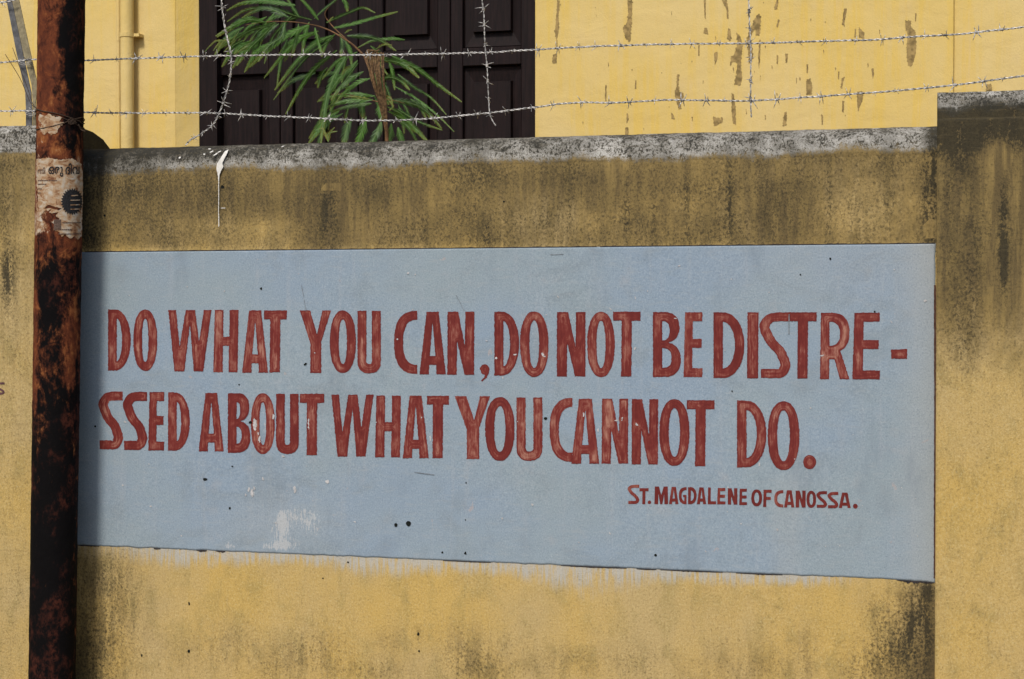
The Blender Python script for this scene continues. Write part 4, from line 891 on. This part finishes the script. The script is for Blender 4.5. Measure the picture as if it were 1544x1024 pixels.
# ------------------------------------------------------------------ feathery shrub behind the wall
random.seed(21)
YP = .75
shrub = empty('feathery_shrub', P(584, 240, YP)); shrub.location.z = 0
tag(shrub, 'feathery green shrub with long drooping leaves in front of the dark door', 'shrub')
def pinna(pts, width=6.0, dy=0.0, young=0.0, name='leaf', curlY=.0):
    """a long drooping compound leaf: midrib with many overlapping narrow leaflets"""
    n = len(pts); c = catmull([P(x, y, YP + dy + curlY * i / max(1, n - 1)) for i, (x, y) in enumerate(pts)], 10)
    c = resample(c, .0052); V = []; fc = []; tip = []; rib = []; yg = []
    m = len(c); wm = width / 290.0
    view = (CAM - c[m // 2]).normalized(); roll = random.uniform(-.5, .5)
    for i, p in enumerate(c):
        t = i / max(1, m - 1); d = (c[min(i + 1, m - 1)] - c[max(i - 1, 0)]).normalized()
        s_ = d.cross(view).normalized(); s_ = (Matrix.Rotation(roll + .35 * math.sin(t * 3 + roll * 5), 3, d) @ s_); nrm = s_.cross(d)
        L = wm * (min(1, t * 4 + .35) * (1 - t * .97) ** .55) * random.uniform(.86, 1.1) * 1.25
        for sg in (-1, 1):
            dd = (s_ * sg * .62 + d * .95 + nrm * random.uniform(-.35, .12)).normalized(); w = d * .0026
            b = len(V); q = p + dd * L
            V += [p - w, p + w, p + dd * L * .6 + w * .9, q, p + dd * L * .5 - w * .9]
            fc.append((b, b + 1, b + 2, b + 3, b + 4)) ; tip += [t * .8, t * .8, t, t + .15, t]; rib += [.55, .55, 0, 0, 0]; yg += [young] * 5
    mb = MB(); mb.tube(c[::3] + [c[-1]], .0016, 4); b = len(V); V += [Vector(v) for v in mb.v]; fc += [tuple(b + i for i in q) for q in mb.f]; tip += [.3] * len(mb.v); rib += [1.0] * len(mb.v); yg += [young] * len(mb.v)
    return link(name, mesh(name, V, fc, False, dict(tip=tip, rib=rib, young=yg)), LF, shrub)
def stemt(pts, r0, r1, name, mat, dys=None):
    q = [P(x, y, YP + (dys[i] if dys else 0)) for i, (x, y) in enumerate(pts)]; c = catmull(q, 8); n = len(c)
    b = MB(); b.tube(c, [r0 + (r1 - r0) * i / (n - 1) for i in range(n)], 8); return b.build(name, mat, shrub, True)
st0 = P(584, 225, YP)
b = MB(); b.tube([Vector((st0.x + .03, YP, 0)), Vector((st0.x + .012, YP, 1.2)), st0, P(583, 197, YP), P(575, 155, YP), P(560, 112, YP), P(549, 84, YP)], [.02, .016, .011, .009, .008, .006, .005], 8); b.build('stem', BARK, shrub, True)
stemt([(549, 84), (540, 75), (528.7, 65), (503, 49), (487, 42), (471.7, 37.6), (440, 33), (402, 33), (370, 38)], .005, .0012, 'branch', BARK)
stemt([(575, 155), (548, 148), (520, 142), (500, 143)], .003, .001, 'branch', BARK)
stemt([(523, 60), (500, 38), (490, 20), (505, 0), (515, -20)], .003, .001, 'branch', BARK)
stemt([(555, 95), (575, 92), (600, 96)], .003, .001, 'branch', BARK); stemt([(578, 150), (595, 152), (610, 156)], .003, .001, 'branch', BARK)
PN = [([(466, 38), (428, 56), (401, 78), (377, 101)], 7.5), ([(480, 47), (451, 60), (425, 85), (399, 117)], 5.5), ([(500, 54), (472, 68), (443, 98), (415, 135)], 6), ([(502, 58), (465, 84), (438, 116), (413, 150)], 4),
 ([(508, 76), (476, 102), (455, 130), (431.5, 171)], 5.5), ([(521, 86), (502, 118), (492, 150), (487, 190), (484, 216)], 7), ([(539, 91), (512, 118), (497, 140), (488, 160)], 6.5), ([(540, 95), (520, 122), (508, 140), (498, 165)], 5),
 ([(435, 26), (404, 13), (384, 17), (365.5, 27)], 6), ([(445, 8), (402, 2), (366, 5), (343, 15.5)], 6), ([(470, 30), (440, 22), (410, 12), (372, 15), (343.5, 32)], 5.5), ([(402, 34), (375, 30), (352.5, 39), (326.6, 54)], 6.5), ([(410, 38), (380, 45), (350, 62), (329, 75)], 6),
 ([(415, 34), (395, 55), (375, 75), (357.7, 98)], 5.5), ([(430, 34), (425, 55), (405, 70), (390, 92)], 5.5), ([(450, 36), (446, 60), (440, 85)], 5.5), ([(475, 42), (480, 62), (486, 84)], 5), ([(420, 36), (402, 50), (384, 64), (360, 78)], 6),
 ([(474, 28), (487, 15), (505, 1), (520, -12)], 3.5), ([(492, 34), (529, 18), (548, 12), (565, 19)], 4), ([(503, 42), (539, 33.7), (570, 25), (598.6, 18)], 5), ([(451, 26), (443, 14), (432, -4)], 4), ([(515, -8), (521, 3), (524, 16)], 6), ([(480, 30), (465, 10), (445, -10)], 4),
 ([(523.5, 54), (554.6, 55.7), (575, 62), (596, 76)], 5.5), ([(560, 92), (590, 92), (612, 100), (631, 116.6)], 7), ([(590, 84), (632, 106), (660, 128), (695, 153)], 5.5), ([(570, 120), (590, 117), (606, 124), (617, 135)], 6), ([(583, 151.6), (612, 154), (640, 166), (665, 193)], 6.5),
 ([(585, 168), (612, 182), (628, 196), (644, 213)], 7), ([(600, 165), (632, 184), (666, 196)], 4), ([(565, 145), (526, 142), (500, 146), (479.5, 153)], 5), ([(562, 150), (529, 152), (505, 157), (487, 166)], 5.5), ([(560, 156), (530, 160), (510, 165), (497, 172)], 5),
 ([(548, 144), (546, 160), (547, 177)], 8), ([(575, 152), (572, 166), (578, 180)], 7), ([(530, 178), (522, 196), (518, 222)], 9), ([(552, 176), (546, 196), (536, 226)], 9), ([(575, 182), (568, 200), (556, 226)], 9), ([(590, 186), (588, 204), (580, 228)], 8), ([(600, 192), (604, 208), (612, 228)], 7),
 ([(512, 50), (516, 66), (514, 84)], 7), ([(520, 60), (528, 78), (530, 98)], 5), ([(498, 168), (484, 190), (466, 216)], 6), ([(548, 108), (530, 118), (512, 134), (500, 150)], 5.5), ([(558, 118), (540, 124), (520, 140), (506, 155)], 5),
 ([(610, 60), (590, 58), (560, 62), (540, 72)], 3.5), ([(600, 112), (622, 130), (650, 148), (672, 172)], 3.5), ([(595, 130), (630, 150), (662, 176), (684, 198)], 3.2)]
for k, (p, w) in enumerate(PN): pinna(p, w * 1.38, random.uniform(-.16, .16), 0.0, 'leaf', random.uniform(-.08, .02))
for p, w in (([(352, 44), (340, 48), (328, 56)], 4), ([(348, 56), (336, 64), (328, 78)], 3.5), ([(356, 60), (344, 72), (338, 78)], 3.5), ([(340, 62), (326, 62), (316, 70), (309, 78)], 3), ([(360, 48), (352, 60), (345, 76)], 3), ([(334, 60), (328, 68), (322, 76)], 3), ([(495, 214), (494, 202), (508, 198)], 4), ([(495, 214), (498, 200), (504, 193)], 4), ([(494, 212), (488, 196), (482, 194)], 4), ([(567, 74), (578, 68), (590, 68)], 3.5), ([(560, 150), (530, 146), (520, 147)], 3.5), ([(575, 145), (588, 148), (592, 156)], 4), ([(530, 100), (522, 104), (516, 112)], 5), ([(520, 50), (526, 46), (530, 45)], 3), ([(494, 34), (500, 28), (502, 26)], 3), ([(585, 150), (592, 160), (588, 166)], 4)):
    o = pinna(p, w, -.18, .75, 'young_leaf')
for k in range(52):
    x0 = random.choice((random.uniform(365, 520), random.uniform(365, 470), random.uniform(480, 630))); y0 = random.uniform(18, 70) if x0 < 470 else random.uniform(30, 190)
    sgn = -1 if x0 < 545 else 1; L = random.uniform(35, 75); a = random.uniform(.3, 1.35)
    pinna([(x0, y0), (x0 + sgn * L * .5 * math.cos(a), y0 + L * .35 * math.sin(a)), (x0 + sgn * L * .85 * math.cos(a), y0 + L * .95 * math.sin(a))], random.uniform(6, 9), random.uniform(.12, .4), -.1, 'leaf')
# dry split stalk
random.seed(4)
for k in range(9):
    x0 = 550 + 26 * k / 8; x1 = 578 + 6 * k / 8
    pts = [P(x0 + 2, 80 + random.uniform(-3, 3), YP - .2), P(x0 * .66 + x1 * .34 + random.uniform(-1, 1), 115, YP - .2 - random.uniform(0, .02)), P(x0 * .3 + x1 * .7, 150, YP - .19), P(x1 + random.uniform(-1, 1), 180 + random.uniform(0, 12), YP - .17)]
    b = MB(); b.tube(catmull(pts, 6), [.0046 - .0026 * i / 18 for i in range(19)], 5); o = b.build('dry_stalk', DRY, shrub); 
b = MB(); ks = [P(560 + random.uniform(-8, 12), 78 + random.uniform(-4, 4), YP - .2 + random.uniform(-.02, .02)) for _ in range(12)]
b.tube(catmull(ks, 4), .003, 5); b.build('dry_knot', DRY, shrub)
